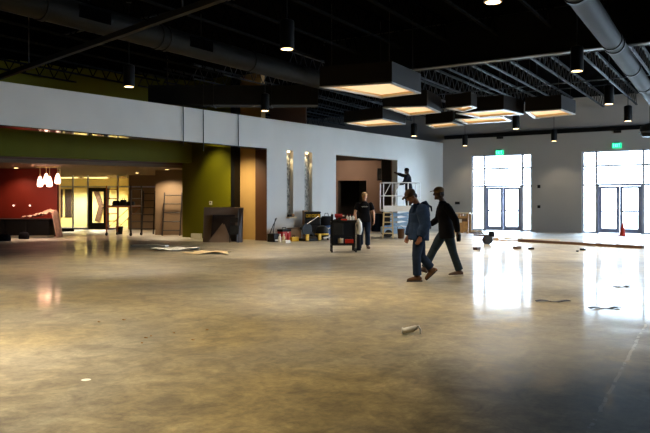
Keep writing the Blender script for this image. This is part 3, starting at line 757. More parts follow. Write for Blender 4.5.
def lump(name, label, cat, loc, r, m, rz=0.0, handle=True):
    o = thing(name, label, cat, loc, rz)
    MB().loft([(0, 0, 0), (0, 0, r[2] * .35), (0, 0, r[2] * .8), (0, 0, r[2])], [(r[1] * .9, r[0] * .95), (r[1], r[0]), (r[1] * .85, r[0] * .9), (r[1] * .5, r[0] * .7)], 16, power=3).build('body', m, o, smooth='auto')
    if handle: MB().path([(-r[0] * .4, 0, r[2] * .97), (-r[0] * .3, 0, r[2] * 1.3), (r[0] * .3, 0, r[2] * 1.3), (r[0] * .4, 0, r[2] * .97)], .012, 6).build('handle', m, o)
    return o
ca, sa = math.cos(YAW - .35), math.sin(YAW - .35)
for k, (dx, w, h) in enumerate(((-.4, .17, .2), (-.03, .15, .24), (.34, .18, .17))):
    lump('tool_bag', ['black tool bag at the left end of the scaffold deck', 'black tool bag in the middle of the scaffold deck', 'black tool bag at the right end of the scaffold deck'][k], 'bag', at(124, zs) + V((ca * dx, sa * dx, 1.311)), (w, .14, h), 'blackcloth', YAW - .35)['group'] = 'bags on the scaffold'
o = thing('bucket', 'dark bucket on the lobby floor beside the scaffold', 'bucket', at(119.5, 32.3, 0), YAW)
MB().lathe([(.13, 0), (.16, .34), (.165, .36), (.15, .36), (.12, .02)]).build('pail', 'black', o, smooth='auto')
MB().path([(-.15, 0, .34), (-.12, -.1, .45), (0, -.14, .5), (.12, -.1, .45), (.15, 0, .34)], .008, 6).build('handle', 'chrome', o)
def endframe(label, loc, w, h, rz, lean, m, n=5):
    o = thing('scaffold_frame', label, 'scaffold frame', loc, rz, 'loose scaffold frames')
    for s in (-1, 1): MB().tube((s * w / 2, 0, 0), (s * w / 2, lean, h), .03, 8).build('post', m, o)
    for k in range(n):
        f_ = .12 + .82 * k / (n - 1)
        MB().tube((-w / 2, lean * f_, h * f_), (w / 2, lean * f_, h * f_), .02, 8).build('rung', m, o)
    return o
endframe('ladder-like steel scaffold frame leaning on the brown wall, right of the scaffold', at(171, 31.0), .76, 1.86, YAW, .5, 'darksteel')
endframe('dark ladder-like scaffold frame standing just right of the rolling scaffold', at(147.5, 32.6), .52, 1.95, YAW, .35, 'darksteel', 6)

# ---- bar counter and plastic sheet in front of the red wall
o = thing('bar_counter', 'long dark counter in front of the red wall', 'counter', at(12, 29.0), YAW)
wL, wR = -2.1, 1.5
MB().bx(wL, wR, 0, .7, .1, .74).build('body', 'black', o)
MB().bx(wL - .05, wR + .05, -.05, .75, .74, .78).build('countertop', 'panel_dark', o, bevel=.008)
MB().bx(wL, wR - .05, .05, .65, 0, .099).build('plinth', 'white_plastic', o)
for k in range(4): MB().bx(wL + .06 + k * .89, wL + .89 + k * .89, -.018, -.001, .14, .7).build('front_panel', 'black', o, bevel=.006)
random.seed(3)
nz = [[random.uniform(-1, 1) for _ in range(24)] for _ in range(24)]
def bumpf(u, v):
    x, y = u * 21, v * 21; i, j = int(x), int(y); fx, fy = x - i, y - j
    return (nz[j][i] * (1 - fx) + nz[j][i + 1] * fx) * (1 - fy) + (nz[j + 1][i] * (1 - fx) + nz[j + 1][i + 1] * fx) * fy
def drape(u, v):
    x = .35 + u * 1.42; y = .02 + v * .72
    z = .795 + .06 + .06 * bumpf(u, v) + .28 * max(0, min(1, (x - .55) / .9)) * (.55 + .45 * math.sin(v * PI)) * (1 + .2 * bumpf(v, u))
    if x > 1.6:
        k = (x - 1.6) / .17; z = z * (1 - k) + .03 * k; x = 1.6 + .2 * k + .05 * bumpf(v, .3)
    return (x, y, z)
tag(MB().sheet(drape, 34, 16, .006).build('plastic_sheet', 'plastic_sheet', smooth=True, loc=at(12, 29.0), rz=YAW), 'crumpled pinkish plastic sheet draped over the right end of the dark counter', 'plastic sheet')
for k, (px, py) in enumerate(((5, 241), (24, 239))):
    o = lump('debris_bag', ['dark bag on the lobby floor by the left frame edge', 'dark bag on the floor against the dark counter'][k], 'bag', fl(px, py), (.2, .15, .26), 'blackcloth', YAW)
o = lump('debris_bag', 'flat dark bag on the lobby floor at the foot of the lit storefront', 'bag', at(67, 35.5), (.35, .2, .16), 'blackcloth', YAW, False)

# ---- leaning brown table top with flaps
P = at(222.5, 25.9); o = thing('upturned_table', 'big dark brown panel crate with a paler triangular flap, below the green wall', 'crate', P, YAW)
s = 25.9 / F; w2 = 20.3 * s
MB().prism([(-w2, .12, 0), (w2 * .97, .12, 0), (w2, .2, 1.26), (-w2 * .96, .2, 1.26)], (0, .04, 0)).build('back_panel', 'panel_brown', o)
MB().prism([(-10 * s, .085, .98), (12 * s, .085, .98), (13.5 * s, .0, .04), (7.5 * s, .0, .04), (0 * s, .04, .7), (-12 * s, .02, .16)], (0, .03, 0)).build('dark_flap', 'panel_dark', o)
MB().prism([(-14.5 * s, -.05, 0), (9.5 * s, -.05, 0), (1 * s, .05, .74)], (0, .025, 0)).build('triangular_flap', 'panel_light', o)
MB().prism([(w2 * .72, -.16, 0), (w2 * .98, -.02, 0), (w2 * .99, .1, 1.22), (w2 * .78, .1, 1.22)], (0, .02, 0)).build('side_flap', 'panel_dark', o)
MB().bx(-w2 * .9, w2 * .9, .18, .32, 0, .06).build('foot', 'panel_dark', o)
o = thing('folding_chair', 'folded black metal chair leaning on the brown panel crate', 'chair', P + CR * .46 - CF * .3, YAW)
for s_ in (-1, 1): MB().path([(s_ * .16, 0, 0), (s_ * .17, .06, .5), (s_ * .13, .1, .9)], .013, 8).build('leg', 'darksteel', o)
MB().bx(-.15, .15, .02, .05, .3, .62).build('seat', 'rubber', o, bevel=.01)
MB().bx(-.13, .13, .08, .11, .72, .9).build('backrest', 'darksteel', o, bevel=.01)

# ---- tool pile along the white wall
def wall_spot(px, n=.35): 
    d = CF + CR * ((px - CX) / F); q = O_ + WN * n; det = -WA.x * d.y + d.x * WA.y
    return W((q.x * d.y - d.x * q.y) / det, n, 0)
o = thing('tool_tote', 'open black tool tote with an upright bent handle, leftmost by the white wall', 'tool tote', wall_spot(274.2, .6), WROT + PI)
MB().bx(-.2, .2, -.17, .17, 0, .3).build('tub', 'black', o, bevel=.02)
MB().path([(-.05, 0, .3), (.0, 0, .62), (.07, 0, .84), (.14, 0, .86), (.06, .1, .6), (-.1, .12, .3)], .016, 8).build('handle', 'darksteel', o)
MB().bx(-.15, .15, -.18, -.171, .03, .09).build('label_plate', 'white_plastic', o)
o = thing('toolbox', 'dark red toolbox between the black tote and the cardboard box', 'toolbox', wall_spot(284.2, .7), WROT + PI)
MB().bx(-.24, .24, -.13, .13, 0.0, .36).build('body', 'redplastic', o, bevel=.02)
MB().bx(-.25, .25, -.14, .14, .361, .45).build('lid', 'black', o, bevel=.02)
MB().path([(-.1, 0, .45), (-.09, 0, .51), (.09, 0, .51), (.1, 0, .45)], .012, 6).build('handle', 'black', o)
for k, (px, n, h, r, m, lab) in enumerate(((279.8, 1.1, .3, .055, 'white_plastic', 'slim white bottle standing in front of the red toolbox, left of two'), (283.8, 1.1, .3, .055, 'pale_wood', 'slim cream bottle standing in front of the red toolbox, right of two'), (288.2, 1.05, .36, .05, 'redplastic', 'slim red bottle beside the red toolbox'))):
    o = thing('bottle', lab, 'bottle', wall_spot(px, n), 0)
    MB().lathe([(r, 0), (r * 1.05, .02), (r, h * .65), (r * .45, h * .8), (r * .45, h * .9)], seg=14).build('body', m, o, smooth='auto')
    MB().lathe([(r * .5, h * .9), (r * .5, h)], seg=12).build('cap', 'white_plastic', o)
o = thing('cardboard_box', 'long low cardboard box against the white wall', 'box', wall_spot(290.5, .25), WROT + PI)
MB().bx(-.46, .46, -.16, .16, 0, .42).build('carton', 'cardboard', o, bevel=.01)
MB().prism([(-.46, -.16, .42), (.46, -.16, .42), (.46, -.26, .47), (-.46, -.26, .47)], (0, 0, .01)).build('flap', 'cardboard', o)
MB().bx(-.46, .46, .0, .165, .421, .43).build('tape', 'pale_wood', o)
for k, (px, n, w, h, m, lab) in enumerate(((293.5, .95, .2, .16, 'yellow', 'low yellow case on the floor in front of the cardboard box'), (286, 1.45, .13, .1, 'white_plastic', 'small white case on the floor before the bottles'))):
    o = thing('small_case', lab, 'case', wall_spot(px, n), WROT + PI)
    MB().bx(-w, w, -.1, .1, 0, h).build('body', m, o, bevel=.015)
    MB().path([(-.06, 0, h), (-.05, 0, h + .04), (.05, 0, h + .04), (.06, 0, h)], .01, 6).build('handle', 'black', o)
o = thing('tool_chest', 'tall black tool chest with yellow lettering, under the right mosaic slot', 'tool chest', wall_spot(312.6, .62), YAW + .12)
MB().bx(-.3, .3, -.2, .2, 0.06, 1.0).build('body', 'black', o, bevel=.03)
MB().bx(-.31, .31, -.21, .21, 1.001, 1.08).build('lid', 'rubber', o, bevel=.03)
for h in (.22, .46, .7): MB().bx(-.27, .27, -.215, -.201, h - .1, h + .1).build('drawer', 'rubber', o, bevel=.01)
lt = MB(); x = -.275; yq = -.207
def stroke(x0, z0, x1, z1, w=.02): lt.bar((x0, yq, z0), (x1, yq, z1), .008, w, (0, 0, 1) if abs(z1 - z0) < .02 else (1, 0, 0))
zb, zt = .86, .97; zm = (zb + zt) / 2
for ch in range(5):     # the lettering is unreadable in the photograph: five blocky yellow capitals
    stroke(x, zb, x, zt); stroke(x, zt - .01, x + .08, zt - .01)
    if ch in (0, 2): stroke(x, zb + .01, x + .08, zb + .01); stroke(x + .08, zb, x + .08, zt)
    if ch in (1, 3): stroke(x, zm, x + .08, zm); stroke(x, zb + .01, x + .08, zb + .01)
    if ch == 4: stroke(x + .08, zm, x + .08, zt); stroke(x, zm, x + .08, zm); stroke(x + .02, zm, x + .08, zb)
    x += .115
lt.build('lettering', 'yellow', o)
for s in (-1, 1): MB().tube((s * .24 - .03, .12, .06), (s * .24 + .03, .12, .06), .06, 14).build('wheel', 'rubber', o)
tag(MB().bx(-.14, .14, -.04, .04, 0, 1.12).build('board_offcut', 'cardboard', loc=wall_spot(305.3, .2), rz=WROT + PI), 'upright tan board left of the black tool chest', 'board')
o = thing('miter_saw', 'yellow and black power saw on the floor in front of the tool chest', 'power saw', wall_spot(309.5, 1.25), WROT + PI - .2)
MB().bx(-.38, .38, -.22, .22, .0, .1).build('base', 'black', o, bevel=.03)
MB().lathe([(.26, .1), (.28, .12), (.26, .15)], seg=24).build('turntable', 'darksteel', o)
b = MB().tube((0, -.02, 0), (0, .02, 0), .24, 26).build('blade_guard', 'black', o, loc=(-.12, 0, .42))
MB().bar((-.12, .05, .42), (.3, .12, .2), .09).build('arm', 'black', o)
MB().tube((-.12, .05, .42), (-.12, .3, .5), .1, 16).build('motor', 'black', o)
MB().path([(-.2, 0, .6), (.1, -.02, .74), (.3, -.04, .86), (.4, -.04, .9)], .018, 8).build('handle', 'chrome', o)
for s in (-1, 1): MB().bx(s * .3 - .07, s * .3 + .07, -.26, -.2, .02, .26).build('clamp', 'yellow', o, bevel=.02)
o = thing('shop_vacuum', 'black and yellow shop vacuum right of the power saw', 'vacuum', wall_spot(322, 1.3), WROT + PI)
MB().lathe([(.22, .08), (.25, .12), (.25, .3)], seg=20).build('tank', 'black', o, smooth='auto')
MB().lathe([(.255, .3), (.25, .4), (.2, .5), (.06, .56)], seg=20).build('motor_head', 'black', o, smooth='auto')
MB().lathe([(.26, .2), (.265, .23), (.26, .26)], seg=20).build('band', 'yellow', o)
for k in range(4):
    a = k * PI / 2 + .5; MB().tube((.22 * math.cos(a) - .02, .22 * math.sin(a), .041), (.22 * math.cos(a) + .02, .22 * math.sin(a), .041), .04, 10).build('caster', 'rubber', o)
MB().path([(.2, -.1, .4), (.34, -.2, .5), (.3, -.28, .3), (.0, -.32, .12), (-.3, -.3, .1)], .03, 10).build('hose', 'white_plastic', o, smooth='auto')
o = lump('duffel_bag', 'slumped black duffel bag on top of a blue bucket by the white wall', 'bag', wall_spot(326.5, .42) + UP * .501, (.33, .2, .38), 'blackcloth', WROT + PI)
o = thing('bucket', 'blue bucket under the slumped black bag, left of the tool cart', 'bucket', wall_spot(326.5, .42), 0)
MB().lathe([(.15, 0), (.19, .46), (.2, .5), (.18, .5), (.14, .02)]).build('pail', 'blue', o, smooth='auto')
MB().path([(-.19, 0, .46), (-.2, -.1, .3), (0, -.22, .22), (.2, -.1, .3), (.19, 0, .46)], .008, 6).build('handle', 'chrome', o)

# ---- tool cart
zc = 20.9; P = at(343.3, zc); s = zc / F
o = thing('tool_cart', 'black two-shelf tool cart loaded with tools, beside the man in the black T-shirt', 'cart', P, YAW + .05)
hw, hd = .345, .24
for x in (-1, 1):
    for y in (-1, 1):
        MB().bx(x * hw - .022, x * hw + .022, y * hd - .022, y * hd + .022, .12, .86).build('post', 'chrome' if x > 0 and y < 0 else 'black', o)
        MB().tube((x * hw - .02, y * hd, .06), (x * hw + .02, y * hd, .06), .06, 14).bar((x * hw, y * hd, .06), (x * hw, y * hd, .13), .03).build('caster', 'rubber', o)
for h in (.2, .86):
    t = MB().bx(-hw - .02, hw + .02, -hd - .02, hd + .02, h, h + .03)
    for y in (-1, 1): t.bx(-hw - .02, hw + .02, y * (hd + .012) - .008, y * (hd + .012) + .008, h + .03, h + .07)
    t.build('shelf', 'black', o, bevel=.006)
MB().bx(-hw, hw, hd - .005, hd + .005, .24, .86).build('back_panel', 'rubber', o)
MB().path([(hw, -.16, .86), (hw + .13, -.16, .95), (hw + .13, .16, .95), (hw, .16, .86)], .016, 8).build('push_handle', 'chrome', o)
MB().bx(-hw + .03, -.02, -hd, hd - .01, .5, .85).build('drawer_box', 'rubber', o, bevel=.01)
cr = lambda x, y, h: P + CR * x + CF * y + UP * h
def small(name, label, cat, loc, parts, rz=YAW, group=None):
    o = thing(name, label, cat, loc, rz, group)
    for nm, mb, m in parts: mb.build(nm, m, o, smooth='auto')
    return o
small('power_drill', 'red power drill lying on top of the tool cart', 'drill', cr(-.13, -.05, .892), [('body', MB().tube((-.12, 0, .16), (.1, 0, .16), .055, 14), 'redplastic'), ('grip', MB().bar((-.05, 0, .12), (-.07, 0, .02), .05), 'redplastic'), ('battery', MB().bx(-.14, .02, -.05, .05, 0, .06), 'black'), ('chuck', MB().tube((.1, 0, .16), (.17, 0, .16), .03, 10), 'chrome')])
small('spray_can', 'black spray can at the left end of the cart top', 'can', cr(-.325, -.12, .892), [('can', MB().lathe([(.035, 0), (.035, .19), (.02, .21)], seg=14), 'black'), ('cap', MB().lathe([(.022, .21), (.022, .25)], seg=12), 'white_plastic')])
small('parts_tray', 'orange parts tray in the middle of the cart top', 'tray', cr(.02, -.1, .892), [('tray', MB().bx(-.09, .09, -.07, .07, 0, .07), 'orange'), ('screws', MB().bx(-.07, .07, -.05, .05, .071, .085), 'chrome')])
for k, (x, y) in enumerate(((.12, .06), (.2, -.06), (.29, .03))):
    small('glue_bottle', ['white bottle on the cart top, left of three', 'white bottle on the cart top, middle of three', 'white bottle on the cart top, nearest the push handle'][k], 'bottle', cr(x, y, .892), [('body', MB().lathe([(.035, 0), (.036, .12), (.012, .16)], seg=12), 'white_plastic'), ('cap', MB().lathe([(.013, .16), (.008, .2)], seg=10), 'redplastic')], group='bottles on the cart')
small('paint_tin', 'pale tin on the lower cart shelf, left', 'tin', cr(-.08, -.1, .231), [('tin', MB().lathe([(.08, 0), (.08, .17)], seg=18), 'pale_wood'), ('lid', MB().lathe([(.084, .17), (.075, .185)], seg=18), 'chrome')])
small('cordless_saw', 'orange cased saw on the lower cart shelf, right', 'saw', cr(.17, -.08, .231), [('body', MB().bx(-.12, .12, -.06, .06, 0, .14), 'orange'), ('handle', MB().path([(-.08, 0, .14), (-.06, 0, .2), (.06, 0, .2), (.08, 0, .14)], .015, 8), 'black')])
small('rag', 'white rag hanging over the right end of the cart', 'rag', cr(hw + .1, -.25, .0), [('cloth', MB().loft([(0, 0, .52), (.03, 0, .66), (.02, 0, .85), (-.03, .02, .965)], [(.03, .06), (.05, .07), (.05, .06), (.04, .03)], 12), 'paper')])
o = lump('backpack', 'dark backpack on the floor between the cart and the man in black T-shirt', 'backpack', at(356.5, 21.6), (.14, .14, .5), 'blackcloth', YAW)
MB().path([(-.08, -.12, .44), (-.1, -.17, .3), (-.08, -.13, .1)], .014, 6).build('strap', 'rubber', o)

# ---- scissor lift
zl = 29.8; s = zl / F; P = at(400, zl); o = thing('scissor_lift', 'white railed scissor lift with pale blue arms, at the right side of the wide opening', 'lift', P, YAW + .1)
MB().bx(-.75, .75, -.38, .38, .16, .42).build('chassis', 'lift_blue', o, bevel=.02)
for x in (-.55, .55):
    for y in (-.34, .34): MB().tube((x, y - .05, .16), (x, y + .05, .16), .16, 18).build('wheel', 'rubber', o, smooth='auto')
for k in range(3):
    z0, z1 = .43 + k * .2, .63 + k * .2
    for y in (-.3, .3):
        MB().bar((-.6, y, z0), (.6, y, z1), .05, .07).build('scissor_arm', 'lift_blue', o)
        MB().bar((-.6, y + .055 * (1 if y < 0 else -1), z1), (.6, y + .055 * (1 if y < 0 else -1), z0), .05, .07).build('scissor_arm', 'lift_blue', o)
MB().bx(-.78, .78, -.4, .4, 1.06, 1.14).build('platform', 'lift_white', o)
MB().bx(-.78, .78, -.42, -.401, 1.06, 1.3).build('toe_board', 'lift_white', o)
for x in (-.76, -.25, .26, .76):
    for y in (-.38, .38): MB().tube((x, y, 1.14), (x, y, 2.24), .022, 8).build('rail_post', 'lift_white', o)
for h in (1.7, 2.24):
    for y in (-.38, .38): MB().tube((-.76, y, h), (.76, y, h), .022, 8).build('rail', 'lift_white', o)
    for x in (-.76, .76): MB().tube((x, -.38, h), (x, .38, h), .022, 8).build('rail', 'lift_white', o)
MB().tube((-.74, -.38, 1.7), (-.45, -.38, 2.24), .018, 8).tube((-.3, -.38, 1.7), (-.1, -.38, 2.2), .018, 8).build('gate_brace', 'lift_white', o)
MB().bx(-.76, -.5, -.46, -.42, .5, 1.0).build('control_box', 'black', o, bevel=.01)
lift = o
# tan step ladder at the lift's left side
o = thing('step_ladder', 'short tan step ladder standing against the left side of the lift', 'ladder', at(388, 28.7), YAW - .1)
for x in (-.2, .2):
    MB().bar((x, 0, 0), (x * .85, .16, 1.0), .04, .06).build('side_rail', 'lift_tan', o)
    MB().bar((x, .5, 0), (x * .85, .2, .98), .03, .04).build('rear_leg', 'lift_tan', o)
for k in range(4):
    h = .2 + k * .22; MB().bx(-.19, .19, .16 * h - .04, .16 * h + .08, h - .02, h + .02).build('tread', 'lift_tan', o)
MB().bx(-.19, .19, .1, .28, 1.0, 1.04).build('top_cap', 'lift_tan', o, bevel=.01)
o = thing('bucket', 'brown bucket on the floor right of the tan step ladder', 'bucket', at(401, 28.6), 0)
MB().lathe([(.12, 0), (.15, .36), (.155, .38), (.14, .38), (.11, .02)]).build('pail', 'leather', o, smooth='auto')
MB().path([(-.145, 0, .36), (-.12, -.1, .46), (0, -.12, .5), (.12, -.1, .46), (.145, 0, .36)], .008, 6).build('handle', 'black', o)
o = thing('storage_drum', 'dark drum standing inside the opening left of the scissor lift', 'drum', at(377.5, 35.5), 0)
MB().lathe([(.28, 0), (.3, .03), (.3, .8), (.28, .84)], seg=20).build('body', 'navycloth', o, smooth='auto')
MB().lathe([(.31, .84), (.31, .88), (.1, .9)], seg=20).build('lid', 'black', o, smooth='auto')

# ---- lumber stand, boards and bits near the far wall
zq = 33.6; P = at(461, zq); s = zq / F
o = thing('lumber_stand', 'raw timber stand with a pale top board, against the far wall', 'stand', P, YAW * .25)
hw = 8.0 * s
for x in (-hw, 0, hw):
    for y in (-.25, .25): MB().bx(x - .045, x + .045, y - .045, y + .045, 0, .9).build('post', 'wood', o)
MB().bx(-hw - .06, hw + .1, -.34, .34, .9, .96).build('top_board', 'pale_wood', o)
MB().bx(-hw, hw, -.3, -.26, .1, .8).build('front_panel', 'wood', o)
MB().bx(-hw, hw, -.31, -.301, .55, .7).build('cross_board', 'wood_dark', o)
MB().bx(-.12, .12, -.325, -.311, .5, .66).build('tag_plate', 'white_plastic', o)
o = tag(MB().box((0, 0, .05), (1.3, .14, .1)).build('lumber_beam', 'wood', loc=fl(468, 232.5), rz=YAW), 'short lumber beam on the floor in front of the timber stand', 'lumber')
def board(name, label, p, q, w, h, m, z0=0.0):
    p, q = V((p.x, p.y, 0)), V((q.x, q.y, 0)); d = q - p
    return tag(MB().bx(0, d.length, -w / 2, w / 2, 0, h).build(name, m, loc=p + UP * z0, rz=math.atan2(d.y, d.x), bevel=.004), label, 'lumber')
board('lumber_beam', 'long dark lumber beam lying across the floor before the right window', fl(519, 241.6), fl(643, 248.6), .14, .09, 'wood_dark')
board('lumber_board', 'thin pale board on the floor left of the long dark beam', fl(474, 240), fl(522, 241.2), .09, .035, 'wood')
board('lumber_board', 'pale board lying right behind the long dark beam', fl(505, 238.6), fl(560, 240.6), .1, .03, 'pale_wood')
board('lumber_board', 'short brown board on the floor before the left window', fl(475, 235.5), fl(489, 236.2), .2, .06, 'wood_dark')
board('lumber_board', 'short brown board beneath the left window, nearer the stand', fl(472, 233.4), fl(482, 233.9), .2, .07, 'wood_dark')
o = thing('cable_reel', 'small dark cable reel on the bright floor before the left window', 'reel', fl(487.5, 244.2), YAW + .3)
for y in (-.08, .08): MB().tube((0, y - .012, .15), (0, y + .012, .15), .15, 20).build('flange', 'rubber', o)
MB().tube((0, -.068, .15), (0, .068, .15), .1, 16).build('cable_coil', 'wood_dark', o, smooth='auto')
o = lump('gear_bag', 'small dark bag on the floor right of the brown boards', 'bag', fl(491.5, 236.6), (.12, .1, .22), 'blackcloth', YAW, False)
for k, (px, py, w, m, lab) in enumerate(((496, 239.6, .1, 'wood', 'tan wood block on the floor beside the thin pale board'), (577.5, 251.6, .05, 'black', 'small dark block on the bright floor, left of two'), (583, 250.4, .08, 'black', 'small dark block on the bright floor, right of two'), (531, 249.5, .09, 'darksteel', 'dark scrap below the left end of the long beam'), (477, 249.8, .12, 'wood_dark', 'flat brown scrap on the bright floor by the walking man'), (517, 249, .12, 'wood_dark', 'flat brown scrap left of the dark scrap'))):
    tag(MB().box((0, 0, w * .35), (w * 2, w * 1.2, w * .7)).build('wood_scrap', m, loc=fl(px, py), rz=YAW + k, bevel=.004), lab, 'scrap')
for k, (px, py, L, lab) in enumerate(((553, 301.5, .5, 'thin dark flat strip on the floor, front left of the window reflections'), (605, 308.5, .45, 'thin dark flat strip on the floor near the right end of the reflections'), (622, 287, .3, 'small dark strip on the floor within the right window reflection'))):
    tag(MB().sheet(lambda u, v, L=L: ((u - .5) * L, (v - .5) * .09 + .03 * math.sin(u * 7), .012 + .01 * math.sin(u * 9)), 12, 2, .006).build('scrap_strip', 'darksteel', loc=fl(px, py), rz=YAW + .15 * k), lab, 'scrap')
o = thing('traffic_cone', 'small orange traffic cone in front of the right door', 'cone', fl(622.5, 236), 0)
MB().bx(-.17, .17, -.17, .17, 0, .03).build('base', 'orange', o, bevel=.01)
MB().lathe([(.125, .03), (.03, .54), (.025, .55)], seg=20).build('body', 'orange', o, smooth='auto')
MB().lathe([(.105, .25), (.088, .33), (.083, .33), (.1, .25)], seg=20).build('collar', 'orange', o)

# ---- sheets on the floor at left, paper cup, wood chips
def flat(name, label, px, py, w, d, m, seed, rz=0.0, lift_=.03):
    random.seed(seed); a = [random.uniform(0, 6) for _ in range(6)]
    tag(MB().sheet(lambda u, v: ((u - .5) * w * (1 + .12 * math.sin(v * 5 + a[0])), (v - .5) * d * (1 + .2 * math.sin(u * 6 + a[1])), .012 + lift_ * (.5 + .5 * math.sin(u * 8 + a[2]) * math.sin(v * 6 + a[3]))), 22, 10, .006).build(name, m, smooth=True, loc=fl(px, py), rz=YAW + rz), label, 'sheet')
flat('plastic_sheet', 'white crumpled sheet on the floor, middle of three', 175, 250.5, 1.35, .75, 'paper', 2, .05, .1)
flat('paper_sheet', 'tan and white flat sheet on the floor in front of the brown crate', 209, 253.6, 1.15, .8, 'pale_wood', 4, -.1, .07)
board('white_board', 'long white board lying on the lobby floor, left of the crumpled sheet', fl(132.5, 246.2), fl(167, 246.6), .3, .05, 'paper')
P = fl(412, 334.5); zz = P.dot(CF); o = thing('paper_cup', 'crushed white paper cup lying alone on the middle of the floor', 'paper cup', P, YAW); o.scale = (.74,) * 3
MB().loft([(-.135, -.0, .058), (-.1, 0, .055), (.0, .02, .075), (.07, .04, .1)], [(.07, .04), (.066, .045), (.055, .045), (.045, .03)], 18).build('cup', 'paper', o, smooth='auto')
MB().loft([(-.136, 0, .058), (-.146, 0, .058)], [(.074, .044), (.074, .044)], 18).build('rolled_rim', 'paper', o, smooth='auto')
MB().loft([(.06, .03, .105), (.1, .03, .12), (.125, .0, .07), (.118, -.02, .012)], [(.03, .015), (.035, .016), (.03, .014), (.02, .01)], 14).build('torn_flap', 'paper', o, smooth='auto')
random.seed(11)
for k, (px, py) in enumerate(((142, 343), (146, 338), (151, 336), (174, 333), (99, 322), (124, 320), (207, 330), (193, 340))):
    tag(MB().prism([(-.018, -.006, 0), (.016, -.008, 0), (.02, .005, 0), (-.01, .009, 0)], (0, .002, .008)).build('wood_chip', 'wood', loc=fl(px, py), rz=random.uniform(0, 6)), 'tiny pale wood chip on the left foreground floor', 'wood chip', 'wood chips on the floor')
tag(MB().lathe([(.005, .001), (.036, .0012), (.04, .002), (.034, .004), (.01, .004)], seg=18).build('plaster_splat', 'paper', loc=fl(86, 380)), 'round whitish plaster splat on the left foreground floor', 'splat')
